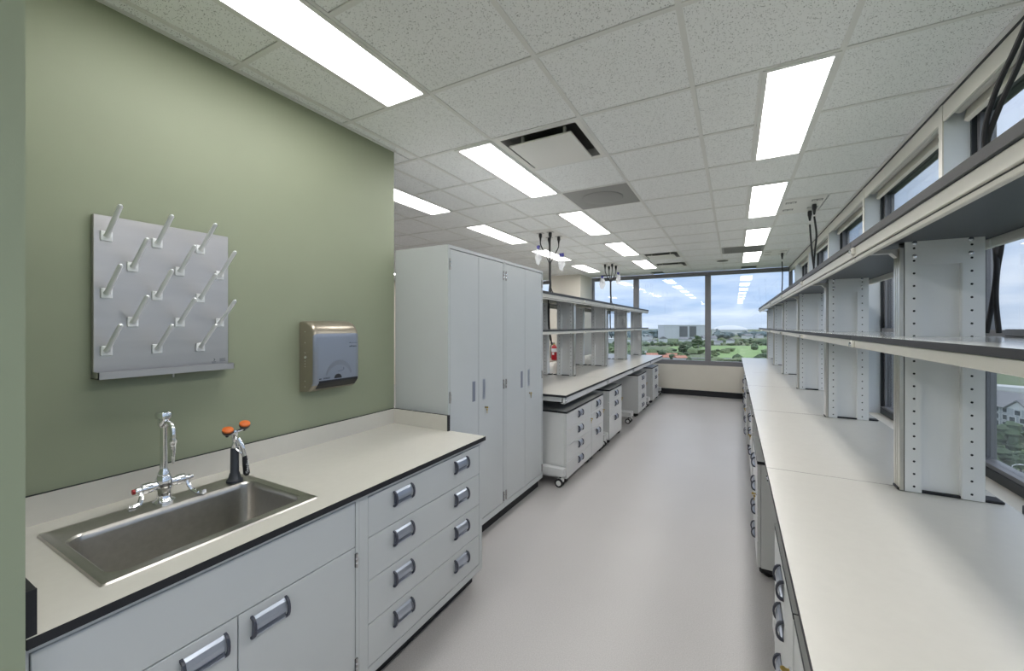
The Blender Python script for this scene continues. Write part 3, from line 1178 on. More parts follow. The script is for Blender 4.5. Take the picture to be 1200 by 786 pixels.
# ------------------------------------------------------------------ tall cabinets
def build_tall():
    XF = -1.652
    t0 = None
    for k, (ya, yb) in enumerate(((2.135, 2.886), (2.888, 3.635))):
        lab = ['pale grey tall storage cabinet nearest the countertop, key in its right door', 'pale grey tall storage cabinet beside the bench, key in its right door'][k]
        if t0:
            dup(t0, (XF, ya, 0), 0, lab)
            continue
        L = yb - ya
        t = t0 = thing('tall_cabinet', lab, 'cabinet', (XF, ya, 0), 0, 'tall storage cabinets')
        dp, H = -.47, 2.128
        b = MB()
        b.box(dp, 0, 0, .018, .1, H, 'cabinet_paint')
        b.box(dp, 0, L - .018, L, .1, H, 'cabinet_paint')
        b.box(dp, 0, .018, L - .018, H - .022, H, 'cabinet_paint')
        b.box(dp, 0, .018, L - .018, .1, .145, 'cabinet_paint')
        b.box(-.035, -.022, .018, L - .018, .145, H - .022, 'seam_dark')
        b.box(dp, dp + .01, .018, L - .018, .145, H - .022, 'cabinet_paint')
        b.build('body', t)
        MB().box(dp, -.05, .002, L - .002, 0, .1, 'black_core').build('toe_kick', t)
        ym = L * .487
        for q, (y0, y1) in enumerate(((.0225, ym - .0014), (ym + .0014, L - .0225))):
            d = MB().box(-.02, -.001, y0, y1, .1495, H - .0275, 'cabinet_paint', c=.0015).build('door', t)
            yc = y1 - .062 if q == 0 else y0 + .072
            p = MB()
            p.box(-.003, -.0004, yc - .018, yc + .018, 1.04, 1.19, 'pull_plate')
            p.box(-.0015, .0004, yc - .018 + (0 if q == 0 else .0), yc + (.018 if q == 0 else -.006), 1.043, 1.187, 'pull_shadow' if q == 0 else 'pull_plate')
            p.build('flush_pull', d)
            for zz in (2.00, 1.115, .20):
                hinge(d, -.001, y0 - .003 if q == 0 else y1 + .003, zz, .075)
            if q == 1:
                key_lock(d, -.001, y0 + .085, .975, 1)


build_tall()


# ------------------------------------------------------------------ benches, posts, shelves
BL = 1.524
XR = .136              # front edge of the window-side bench
XLB = -1.43           # front edge of the island bench
Y0R = .756            # window-side bench starts here
Y0L = 3.685
DB = .775


def build_benches():
    t = thing('lab_bench', 'x', 'bench', (0, 0, 0), 0, 'lab bench sections')
    mb = MB()
    mb.box(0, DB, .0012, BL - .0012, .892, ZC, 'black_core', top='laminate')
    mb.build('worktop', t)
    r = MB()
    r.box(.012, .03, .004, BL - .004, .832, .891, 'cabinet_light', c=.002)
    r.box(.012, .05, .004, BL - .004, .832, .838, 'cabinet_light')
    r.build('front_rail', t)
    MB().box(DB - .05, DB - .03, .004, BL - .004, .832, .891, 'cabinet_light', c=.002).build('rear_rail', t)
    cl = MB()
    for y in (.03, BL - .03):
        cl.box(.004, .012, y - .012, y + .012, .845, .880, 'chrome', c=.002)
        cl.cyl((.004, y, .86), (.0, y, .86), .006, 'chrome', 8)
    cl.build('rail_clip', t)
    for y in (.052, BL - .052):
        l = MB()
        l.box(.05, DB - .03, y - .025, y + .025, .842, .890, 'cabinet_light', c=.003)
        l.box(DB - .12, DB - .05, y - .03, y + .03, .17, .842, 'cabinet_light', c=.004)
        l.box(.03, DB - .02, y - .035, y + .035, .108, .188, 'cabinet_light', c=.004)
        l = l.build('leg_frame', t)
        for x in (.075, DB - .07):
            c = MB()
            c.cyl((x, y, .112), (x, y, .075), .012, 'black_plastic', 8)
            c.box(x - .036, x + .034, y - .017, y + .017, .048, .090, 'cabinet_light', c=.010)
            for s in (-1, 1):
                c.cyl((x + .008, y + s * .011, .043), (x + .008, y + s * .030, .043), .0425, 'black_rubber', 14)
                c.cyl((x + .008, y + s * .030, .043), (x + .008, y + s * .033, .043), .026, 'cabinet_light', 12)
            c.build('caster', l)
    first = True
    for k in range(6):
        lab = f'white bench section with black edge under the window shelves, {ORD[k]} from the camera'
        loc = (XR, Y0R + BL * k, 0)
        if first:
            t.location = loc; t['label'] = lab; first = False
        else:
            dup(t, loc, 0, lab)
    for k in range(4):
        dup(t, (XLB, Y0L + BL * (k + 1), 0), PI, f'aisle side island bench section with black edge, {ORD[k]} from the tall cabinets')
    for k in range(4):
        dup(t, (XLB - 2 * DB - .004, Y0L + BL * k, 0), 0, f'far side island bench section behind the posts, {ORD[k]} from the tall cabinets')


build_benches()

SZ1, SZ2 = 1.548, 1.958          # shelf tops
PX0, PX1 = .600 - .14, .845 - .14   # post, measured from the bench front edge


def build_posts():
    t = thing('shelf_post', 'x', 'post', (0, 0, ZC), 0, 'perforated shelf posts')
    w = PX1 - PX0
    d = .036                      # half thickness along the bench
    ztop = 1.940 - ZC
    zm = 1.47 - ZC
    # slotted aluminium extrusion on the aisle edge
    e = MB()
    for a, b in ((-.036, -.015), (-.009, .009), (.015, .036)):
        e.box(0, .014, a, b, .002, ztop - .03, 'alu', c=.0015)
    e.box(.006, .016, -.034, .034, .002, ztop - .03, 'seam_dark')
    e.box(w - .012, w, -.034, .034, .002, ztop, 'post_paint', c=.002)
    e.build('extrusion', t)
    # perforated side plates: strips at both sides, header and middle plates, recessed panel between
    for s in (-1, 1):
        f = MB()
        y0, y1 = s * (d - .003), s * d
        f.box(.016, .066, y0, y1, .002, ztop, 'post_paint')
        f.box(w - .062, w, y0, y1, .002, ztop, 'post_paint')
        f.box(.066, w - .062, y0, y1, 1.835 - ZC, ztop, 'post_paint')
        f.box(.066, w - .062, y0, y1, zm - .015, zm + .04, 'post_paint')
        f.box(.064, .068, s * (d - .022), y0, .002, ztop, 'post_paint')
        f.box(w - .064, w - .060, s * (d - .022), y0, .002, ztop, 'post_paint')
        f = f.build('side_plate', t)
        h = MB()
        for x in (.044, w - .036):
            for k in range(20):
                z = .025 + k * .0508
                if z > ztop - .03: continue
                vs = [(x - .0042 + .0, s * (d + .0004), z - .0032), (x + .0042, s * (d + .0004), z - .0032), (x + .0042, s * (d + .0004), z + .0032), (x - .0042, s * (d + .0004), z + .0032)]
                h.lathe([(.0045, -.002), (.0045, .0004)], 'black_core', o=(x, s * d, z), n=6, axis=(0, s, 0))
        h.build('slot_holes', f)['kind'] = 'stuff'
        b = MB()
        for x in (.046, w - .038):
            for z in (1.925 - ZC, 1.872 - ZC, 1.482 - ZC):
                b.lathe([(.0085, 0), (.0085, .002), (.006, .0048), (.001, .0055)], 'chrome', o=(x, s * d, z), n=10, axis=(0, s, 0))
        b.build('bolt', f)
    MB().box(.066, w - .062, -(d - .020), d - .020, .002, ztop, 'post_paint').build('centre_panel', t)
    MB().box(-.004, w + .055, -.030, .030, .0004, .010, 'black_core', c=.002).build('foot_plate', t)
    # arms that carry the shelves on the aisle side, with their screws
    for zz in (1.897 - ZC, 1.500 - ZC):
        a = MB()
        a.prism([(.014, zz - .022), (.014, zz + .012), (-.118, zz + .012), (-.125, zz + .004), (-.112, zz - .002), (-.02, zz - .004), (-.004, zz - .022)], 1, -.020, .020, 'alu')
        a.build('shelf_arm', t)
    for zz in (1.914 - ZC, 1.510 - ZC):
        b = MB()
        b.box(-.150, -.122, -.018, .018, zz - .014, zz + .014, 'rail_metal', c=.004)
        b.cyl((-.150, 0, zz), (-.156, 0, zz), .009, 'chrome', 12)
        b.build('shelf_clip', t)
    first = True
    for k in range(-1, 6):
        loc = (XR + PX0, Y0R + BL * (k + 1) - .022, ZC)
        if k < 0:
            lab = 'white perforated shelf post by the window, just outside the right of the frame'
        else:
            lab = f'white perforated post on the window side bench, {ORD[k]} from the camera'
        if first:
            t.location = loc; t['label'] = lab; first = False
        else:
            dup(t, loc, 0, lab)
    for k in range(5):
        yy = Y0L + BL * k + (.05 if k == 0 else (-.05 if k == 4 else 0))
        dup(t, (XLB - PX0, yy, ZC), PI, f'aisle side white perforated post on the island, {ORD[k]} from the tall cabinets')
        dup(t, (XLB - 2 * DB - .004 + PX0, yy, ZC), 0, f'far side white perforated post on the island, {ORD[k]} from the tall cabinets')


build_posts()


def build_shelves():
    def make(kind):
        t = thing('shelf', 'x', 'shelf', (0, 0, 0), 0, 'upper shelves' if kind == 'upper' else 'middle shelves')
        D0, D1 = .315, .765        # from the bench front edge
        top = SZ2 if kind == 'upper' else SZ1
        m_ = MB()
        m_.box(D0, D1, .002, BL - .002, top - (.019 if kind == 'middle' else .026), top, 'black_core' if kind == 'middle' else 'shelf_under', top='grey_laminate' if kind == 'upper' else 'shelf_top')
        m_.box(D0 - .0006, D0, .002, BL - .002, top - (.019 if kind == 'middle' else .026), top + .0003, 'shelf_edge')
        m_.build('board', t)
        r = MB()
        if kind == 'upper':
            r.box(D0 + .008, D0 + .026, .006, BL - .006, top - .066, top - .0265, 'rail_metal', c=.002)
            r.box(D0 + .014, D0 + .030, .006, BL - .006, top - .084, top - .070, 'rail_metal', c=.002)
            r.box(D0 + .016, D0 + .022, .006, BL - .006, top - .071, top - .065, 'seam_dark')
        else:
            r.box(D0 + .006, D0 + .022, .006, BL - .006, top - .052, top - .0195, 'rail_metal', c=.002)
        r.build('front_rail', t)
        q = MB()
        q.box(D1 - .026, D1 - .008, .006, BL - .006, top - .062, top - (.0265 if kind == 'upper' else .0195), 'rail_metal', c=.002)
        q.build('rear_rail', t)
        return t
    for kind in ('upper', 'middle'):
        t = make(kind)
        first = True
        gl = 'upper shelves' if kind == 'upper' else 'middle shelves'
        for k in range(6):
            lab = f'{kind} shelf section over the window side bench, {ORD[k]} from the camera'
            loc = (XR, Y0R + BL * k - (.0), 0)
            if first:
                t.location = loc; t['label'] = lab; first = False
            else:
                dup(t, loc, 0, lab)
        for k in range(4):
            dup(t, (XLB, Y0L + BL * (k + 1), 0), PI, f'{kind} shelf section on the aisle side of the island, {ORD[k]} from the tall cabinets')
            dup(t, (XLB - 2 * DB - .004, Y0L + BL * k, 0), 0, f'{kind} shelf section on the far side of the island, {ORD[k]} from the tall cabinets')


build_shelves()


# ------------------------------------------------------------------ mobile drawer cabinets
def make_mobile(w, splits, label, loc, rz, doorless=True, h=.735):
    """local: front on x=0 facing -x, depth to +x, width along +y; splits = drawer heights from top as fractions"""
    t = thing('mobile_cabinet', label, 'cabinet', loc, rz, 'mobile drawer cabinets')
    D = .52
    zb, zt = .062, h - .02
    b = MB()
    b.box(.021, D, 0, w, zb, zt, 'cabinet_light', c=.002)
    b.build('body', t)
    MB().box(.0, D + .004, -.003, w + .003, zt + .001, h, 'black_core', top='grey_laminate').build('top', t)
    z = zt - .004
    H = zt - zb - .006
    for k, fr in enumerate(splits):
        z2 = z - H * fr
        d = MB().box(0, .019, .002, w - .002, z2 + .0018, z - .0018, 'cabinet_light', c=.0015).build('drawer', t)
        add_pull(d, 0, w / 2, z - min(.060, H * fr * .5), flip=True)
        if k == len(splits) // 2 - (1 if len(splits) == 4 else 0):
            key_lock(d, 0, .035, z - .035, -1)
        z = z2
    for x in (.055, D - .06):
        for y in (.055, w - .055):
            c = MB()
            c.box(x - .042, x + .036, y - .030, y + .030, .014, .061, 'black_plastic', c=.012)
            for s in (-1, 1):
                c.cyl((x + .008, y + s * .008, .030), (x + .008, y + s * .022, .030), .029, 'black_rubber', 12)
            c.build('caster', t)
    return t


def build_mobiles():
    f4 = (.25, .25, .25, .25)
    f3 = (.22, .30, .48)
    XF = XLB - .03
    lefts = [(3.79, 4.585, f4, 'wide four drawer cabinet under the island bench, nearest the tall cabinets'),
             (4.592, 5.072, f3, 'three drawer cabinet under the island bench, second from the tall cabinets'),
             (5.36, 6.03, f3, 'three drawer cabinet under the island bench, third from the tall cabinets'),
             (7.22, 7.95, f4, 'narrow looking four drawer cabinet under the island bench, fourth from the tall cabinets'),
             (8.63, 9.33, f3, 'three drawer cabinet under the island bench, nearest the end windows')]
    for a, b, fr, lab in lefts:
        make_mobile(b - a, fr, 'pale grey ' + lab, (XF, b, 0), PI)
    rights = [(.86, 1.450, .155, f4, 'drawer cabinet under the window side bench, at the bottom edge of the photo'),
              (1.462, 2.085, .154, f3, 'drawer cabinet under the window side bench, second from the camera'),
              (2.99, 3.63, .128, f4, 'drawer cabinet under the window side bench with keys, third from the camera'),
              (4.51, 5.12, .150, f3, 'drawer cabinet under the window side bench, fourth from the camera'),
              (6.03, 6.64, .140, f4, 'drawer cabinet under the window side bench, fifth from the camera'),
              (7.64, 8.25, .150, f3, 'drawer cabinet under the window side bench, farthest from the camera')]
    for a, b, x, fr, lab in rights:
        make_mobile(b - a, fr, 'pale grey ' + lab, (x, a, 0), 0)


build_mobiles()


# ------------------------------------------------------------------ ceiling power panels, cords and bags
def duplex(t, x, y, ang=0):
    mb = MB()
    mb.box(x - .045, x + .045, y - .03, y + .03, -.006, -.002, 'grey_panel', c=.001)
    for s in (-1, 1):
        mb.box(x + s * .02 - .012, x + s * .02 + .012, y - .016, y + .016, -.009, -.006, 'vent_white', c=.001)
        mb.box(x + s * .02 - .005, x + s * .02 + .005, y - .006, y + .006, -.0095, -.009, 'black_core')
    mb.build('outlet', t)


def plug(mb, x, y, z):
    mb.box(x - .018, x + .018, y - .018, y + .018, z - .055, z, 'black_plastic', c=.006)
    mb.lathe([(.015, -.055), (.011, -.085), (.008, -.105)], 'black_rubber', o=(x, y, z), n=8)


def build_power():
    # window side
    specs = [((GX + 4 * T + .012, GY - 2 * T + .012), 'white ceiling power panel above the nearest window bay, out of the frame'),
             ((GX + 4 * T + .012, GY + 4 * T + .012), 'white ceiling power panel with two black cords, nearer one by the windows'),
             ((GX + 4 * T + .012, GY + 9 * T + .012), 'white ceiling power panel with a black cord, farther one by the windows')]
    for (x, y), lab in specs:
        t = thing('outlet_station', lab, 'power panel', (x, y, CEIL), 0, 'ceiling power panels')
        MB().box(0, .335, 0, .585, -.004, .012, 'vent_white', c=.001).build('plate', t)
        for px, py in ((.06, .12), (.06, .40), (.27, .12), (.27, .40)):
            duplex(t, px, py)
    cords = [
        ('black power cord looping past the top right corner, left strand', [(.70, 1.34, 2.80), (.705, 1.36, 2.70), (.75, 1.62, 2.60), (.80, 1.90, 2.515), (.81, 2.08, 2.41), (.83, 2.20, 2.29), (.92, 2.38, 2.12), (.955, 2.45, 1.95), (.948, 2.42, 1.82), (.957, 2.47, 1.70), (.95, 2.50, 1.56)]),
        ('black power cord looping past the top right corner, right strand', [(.70, 1.46, 2.80), (.705, 1.48, 2.70), (.76, 1.70, 2.57), (.81, 1.92, 2.46), (.83, 2.10, 2.37), (.85, 2.24, 2.26), (.93, 2.38, 2.10), (.955, 2.40, 1.95), (.962, 2.45, 1.82), (.95, 2.43, 1.70), (.955, 2.42, 1.56)]),
        ('black power cord hanging by the windows at mid distance, left strand', [(.70, 5.25, 2.80), (.70, 5.25, 2.66), (.72, 5.30, 2.45), (.76, 5.45, 2.25), (.82, 5.65, 2.08), (.94, 5.8, 1.97), (.955, 5.8, 1.75), (.955, 5.82, 1.56)]),
        ('black power cord hanging by the windows at mid distance, right strand', [(.70, 4.98, 2.80), (.70, 4.98, 2.68), (.725, 5.03, 2.50), (.735, 5.2, 2.35), (.77, 5.5, 2.18), (.83, 5.72, 2.05), (.945, 5.87, 1.96), (.96, 5.88, 1.75), (.955, 5.9, 1.56)]),
        ('black power cord hanging by the windows, farthest from the camera', [(.70, 8.05, 2.80), (.70, 8.06, 2.66), (.71, 8.12, 2.45), (.715, 8.2, 2.3), (.73, 8.4, 2.12), (.80, 8.5, 2.0), (.95, 8.55, 1.90), (.955, 8.55, 1.56)]),
    ]
    for lab, pts in cords:
        o = Vector(pts[0])
        t = thing('power_cable', lab, 'cord', o, 0, 'black power cords by the windows')
        rel = [Vector(p) - o for p in pts]
        MB().tube(smooth_path(rel[1:], 7), .0085, 'black_rubber', 8).build('cable', t)
        m_ = MB()
        plug(m_, 0, 0, .002)
        m_.build('plug', t)
    # island: one panel and one bundle each
    for k, j in enumerate((4, 9)):
        x0, y0 = GX - T / 2 + .012, GY + j * T + .012
        nm = ['nearer', 'farther'][k]
        t = thing('outlet_station', f'white ceiling power panel over the island, {nm} one with a cord bundle', 'power panel', (x0, y0, CEIL), 0, 'ceiling power panels')
        MB().box(0, .28, 0, .585, -.004, .012, 'vent_white', c=.001).build('plate', t)
        spots = [(.07, .13), (.07, .42), (.21, .13), (.21, .42)]
        for px, py in spots:
            duplex(t, px, py)
        xc, yc = x0 + .14, y0 + .28
        t = thing('cord_bundle', f'bundle of four black cords dropping from the ceiling to the island, {nm} one', 'cord', (xc, yc, CEIL), 0, 'cord bundles over the island')
        zs = -.385 if k == 0 else -.35
        for q, (px, py) in enumerate(spots):
            a = (px - .14, py - .28)
            m_ = MB()
            plug(m_, a[0], a[1], -.006)
            p = m_.build('plug', t)
            pts = smooth_path([(a[0], a[1], -.10), (a[0] * .95, a[1] * .95, -.16), (a[0] * .45, a[1] * .45, -.28), (a[0] * .06, a[1] * .06, zs), (a[0] * .05, a[1] * .05, zs - .06)], 5)
            MB().tube(pts, .0075, 'black_rubber', 7).build('cord', t)
        MB().tube([(0, 0, zs), (0, 0, zs - .2), (.004, .01, SZ2 - CEIL + .16)], .016, 'black_rubber', 10).build('sleeve', t)
        for q, (dx, dy) in enumerate(((-.03, .2), (.04, .26), (.0, -.16), (.05, -.22))):
            zz = SZ2 - CEIL
            pts = smooth_path([(.004, .01, zz + .17), (.004 + dx * .2, .01 + dy * .15, zz + .10), (dx * .6, dy * .5, zz + .045), (dx, dy, zz + .012)], 5)
            MB().tube(pts, .007, 'black_rubber', 7).build('cord', t)
        for q, (dx, dy) in enumerate(((-.015, .02), (.02, -.1))):
            zz = SZ1 - CEIL
            m_ = MB().tube(smooth_path([(dx * .2, dy * .2, zs - .3), (dx, dy, zz + .36), (dx * 1.4, dy * 1.2, zz + .18), (dx * 1.1, dy + .01, zz + .01), (dx * 2, dy + .05, zz - .12), (dx, dy + .10, zz - .20)], 5), .0075, 'black_rubber', 7)
            m_.build('cord', t)
    # plastic bags taped to the cords
    bags = [((-2.13, 5.33, 2.60), .23, .10, 1, 'clear plastic bag with blue tape on the nearer cord bundle, right hand one'),
            ((-2.27, 4.86, 2.64), .24, .09, 0, 'clear plastic bag with blue tape on the nearer cord bundle, left hand one'),
            ((-2.27, 7.82, 2.56), .24, .12, 0, 'clear plastic bag on the farther cord bundle, left hand one'),
            ((-2.13, 8.50, 2.70), .24, .10, 0, 'clear plastic bag on the farther cord bundle, right hand one')]
    for (x, y, z), h, w, big, lab in bags:
        w *= 1.15
        t = thing('plastic_bag', lab, 'bag', (x, y, z), R(75), 'plastic bags on the cord bundles')
        m_ = MB()
        rings = []
        for q in range(7):
            f = q / 6
            ww = w * (.32 + .68 * math.sin(min(1, f * 1.25) * PI / 2)) * (1 - .55 * max(0, f - .7) / .3)
            th = .018 * (.35 + math.sin(f * PI))
            rings.append([(th * math.sin(2 * PI * k / 10) + .008 * math.sin(q * 2.3 + k), ww / 2 * math.cos(2 * PI * k / 10) + .006 * math.sin(q + k * 1.7), -h * f - .012 * math.cos(k) * f) for k in range(10)])
        vs = [p for r in rings for p in r]
        fs = [(i * 10 + k, i * 10 + (k + 1) % 10, (i + 1) * 10 + (k + 1) % 10, (i + 1) * 10 + k) for i in range(6) for k in range(10)]
        fs.append(tuple(range(60, 70)))
        m_.add(vs, fs, 'clear_bag', True)
        m_.build('pouch', t)
        cx, cy = (-2.1675, 5.006) if y < 6 else (-2.1675, 8.054)
        rot = lambda px, py, pz: Matrix.Rotation(-R(75), 3, 'Z') @ Vector((px, py, pz))
        MB().tube(smooth_path([rot(0, 0, -.01), rot(0, 0, .03), rot((cx - x) * .6, (cy - y) * .55, .045 if y < 6 else .03), rot((cx - x) * .9, (cy - y) * .9, 2.50 - z if y < 6 else 2.52 - z)], 4), .002, 'white_plastic', 6).build('tie', t)
        s = .035 if big else .022
        MB().box(-.014, .014, -s, s, -.045, .012, 'blue_tape', c=.006).build('tape', t)
        MB().box(-.004, .004, -w * .2, w * .2, -h * .62, -h * .45, 'black_plastic', c=.002).build('connector', t)


build_power()


# ------------------------------------------------------------------ small things on the shelves and bench
def build_small():
    t = thing('junction_box', 'small grey metal box on the middle shelf at the right edge', 'box', (.902, 2.04, SZ1))
    MB().box(-.03, .03, -.14, .14, .003, .030, 'window_frame', c=.004).build('body', t)
    MB().box(-.033, .033, -.143, .143, .0, .004, 'window_frame', c=.001).build('base_plate', t)
    t = thing('raceway_end', 'small grey raceway end on the sill behind the nearest bench', 'raceway', (.935, 2.04, .836))
    MB().box(-.006, .03, -.3, .16, 0, .095, 'window_frame', c=.004).build('cover', t)
    MB().box(-.008, .032, .155, .163, 0, .097, 'window_frame', c=.002).build('end_cap', t)
    # fire extinguisher on the box column
    t = thing('fire_extinguisher', 'red fire extinguisher hung on the cream column behind the island', 'extinguisher', (-3.83, 9.2 - .09, .76))
    MB().lathe([(.055, 0), (.068, .01), (.070, .03), (.070, .28), (.060, .325), (.030, .355), (.026, .372)], 'red_paint', n=20).build('cylinder', t)
    h = MB()
    h.lathe([(.024, .370), (.022, .395), (.012, .400)], 'brass', n=12)
    h.box(-.012, .012, -.075, .02, .398, .408, 'black_plastic', c=.003)
    h.box(-.010, .010, -.085, .02, .420, .430, 'black_plastic', c=.003)
    h.build('valve_handle', t)
    MB().tube(smooth_path([(-.02, -.01, .385), (-.07, -.015, .37), (-.088, -.02, .28), (-.08, -.02, .12), (-.078, -.02, .05)], 5), .010, 'black_rubber', 8).build('hose', t)
    l = MB()
    l.lathe([(.0706, .20), (.0706, .285)], 'fin_paint', n=20)
    l.box(-.025, .025, -.0725, -.0695, .13, .19, 'paper_white')
    l.build('instruction_label', t)
    MB().box(-.02, .02, .066, .0895, .22, .27, 'black_plastic').build('wall_bracket', t)


build_small()


# ------------------------------------------------------------------ the town outside, seen from high up
GZ = -39.0
mat('field', (0.085, 0.12, 0.055), 0.95)
mat('tree_green', (0.060, 0.092, 0.045), 0.9, noise=0.5, nscale=.6, bump=0.0)
mat('tree_light', (0.115, 0.155, 0.070), 0.9, noise=0.4, nscale=.5)
mat('tree_haze', (0.11, 0.15, 0.155), 0.95, noise=0.3, nscale=.05)  # distance haze mixed into the colour of the far trees
mat('lawn', (0.19, 0.29, 0.10), 0.95, noise=0.15, nscale=.05)
mat('road', (0.17, 0.17, 0.18), 0.9)
mat('pale_wall', (0.62, 0.63, 0.64), 0.8)
mat('apartment_wall', (0.36, 0.38, 0.41), 0.8)
mat('apartment_trim', (0.62, 0.63, 0.64), 0.8)
mat('roof_grey', (0.20, 0.20, 0.21), 0.9, noise=.1, nscale=1.0)
mat('roof_red', (0.44, 0.20, 0.14), 0.9, noise=.15, nscale=.5)
mat('dark_glass', (0.05, 0.06, 0.075), 0.2)
mat('dome_white', (0.56, 0.58, 0.60), 0.7)
mat('concrete', (0.52, 0.52, 0.52), 0.85)
mat('building_dark', (0.14, 0.145, 0.15), 0.7)


def mat_ground():
    m = M['field']
    nt = m.node_tree
    b = nt.nodes['Principled BSDF']
    geo = nt.nodes.new('ShaderNodeNewGeometry')
    n = nt.nodes.new('ShaderNodeTexNoise'); n.inputs['Scale'].default_value = .006; n.inputs['Detail'].default_value = 8
    nt.links.new(geo.outputs['Position'], n.inputs['Vector'])
    cr = nt.nodes.new('ShaderNodeValToRGB')
    e = cr.color_ramp.elements
    e[0].position = .38; e[0].color = (.050, .075, .035, 1)
    e[1].position = .66; e[1].color = (.26, .26, .25, 1)
    q = e.new(.48); q.color = (.11, .15, .06, 1)
    q = e.new(.58); q.color = (.14, .16, .10, 1)
    nt.links.new(n.outputs['Fac'], cr.inputs[0])
    nt.links.new(cr.outputs[0], b.inputs['Base Color'])


mat_ground()
rng = random.Random(7)


def blob(mb, c, rx, rz, m, sub=1):
    bm = bmesh.new()
    bmesh.ops.create_icosphere(bm, subdivisions=sub, radius=1)
    ph = [rng.uniform(0, 6) for _ in range(3)]
    vs = []
    for v in bm.verts:
        k = 1 + .22 * math.sin(v.co.x * 3.1 + ph[0]) * math.sin(v.co.y * 3.7 + ph[1]) + .15 * math.sin(v.co.z * 5 + ph[2]) + rng.uniform(-.1, .1)
        vs.append((c[0] + v.co.x * rx * k, c[1] + v.co.y * rx * k, c[2] + v.co.z * rz * k))
    fs = [tuple(v.index for v in f.verts) for f in bm.faces]
    mb.add(vs, fs, m, True)
    bm.free()


def make_tree(x, y, h, m, label, group='trees seen from the windows', name='tree'):
    t = thing(name, label, 'tree', (x, y, GZ), 0, group)
    MB().tube([(0, 0, 0), (.1, .05, h * .25), (0, .1, h * .5)], h * .03, 'building_dark', 7, radii=[h * .035, h * .028, h * .018]).build('trunk', t)
    c = MB()
    for k in range(16):
        a = rng.uniform(0, 2 * PI)
        f = rng.uniform(.30, .92)
        rr = h * .30 * math.sin(min(1, (1.12 - f) * 1.3) * PI / 2) * rng.uniform(.3, .9)
        blob(c, (rr * math.cos(a), rr * math.sin(a), h * f), h * rng.uniform(.13, .20), h * rng.uniform(.10, .15), m, 2)
    c.build('crown', t)
    return t


def at(px, d):
    """ground position seen at photograph column px at forward distance d from the window (metres along the view axis)"""
    xc = (px - 600.5) / 474.5
    a = R(28.7)
    return (d * (xc * math.cos(a) - math.sin(a)), d * (xc * math.sin(a) + math.cos(a)))


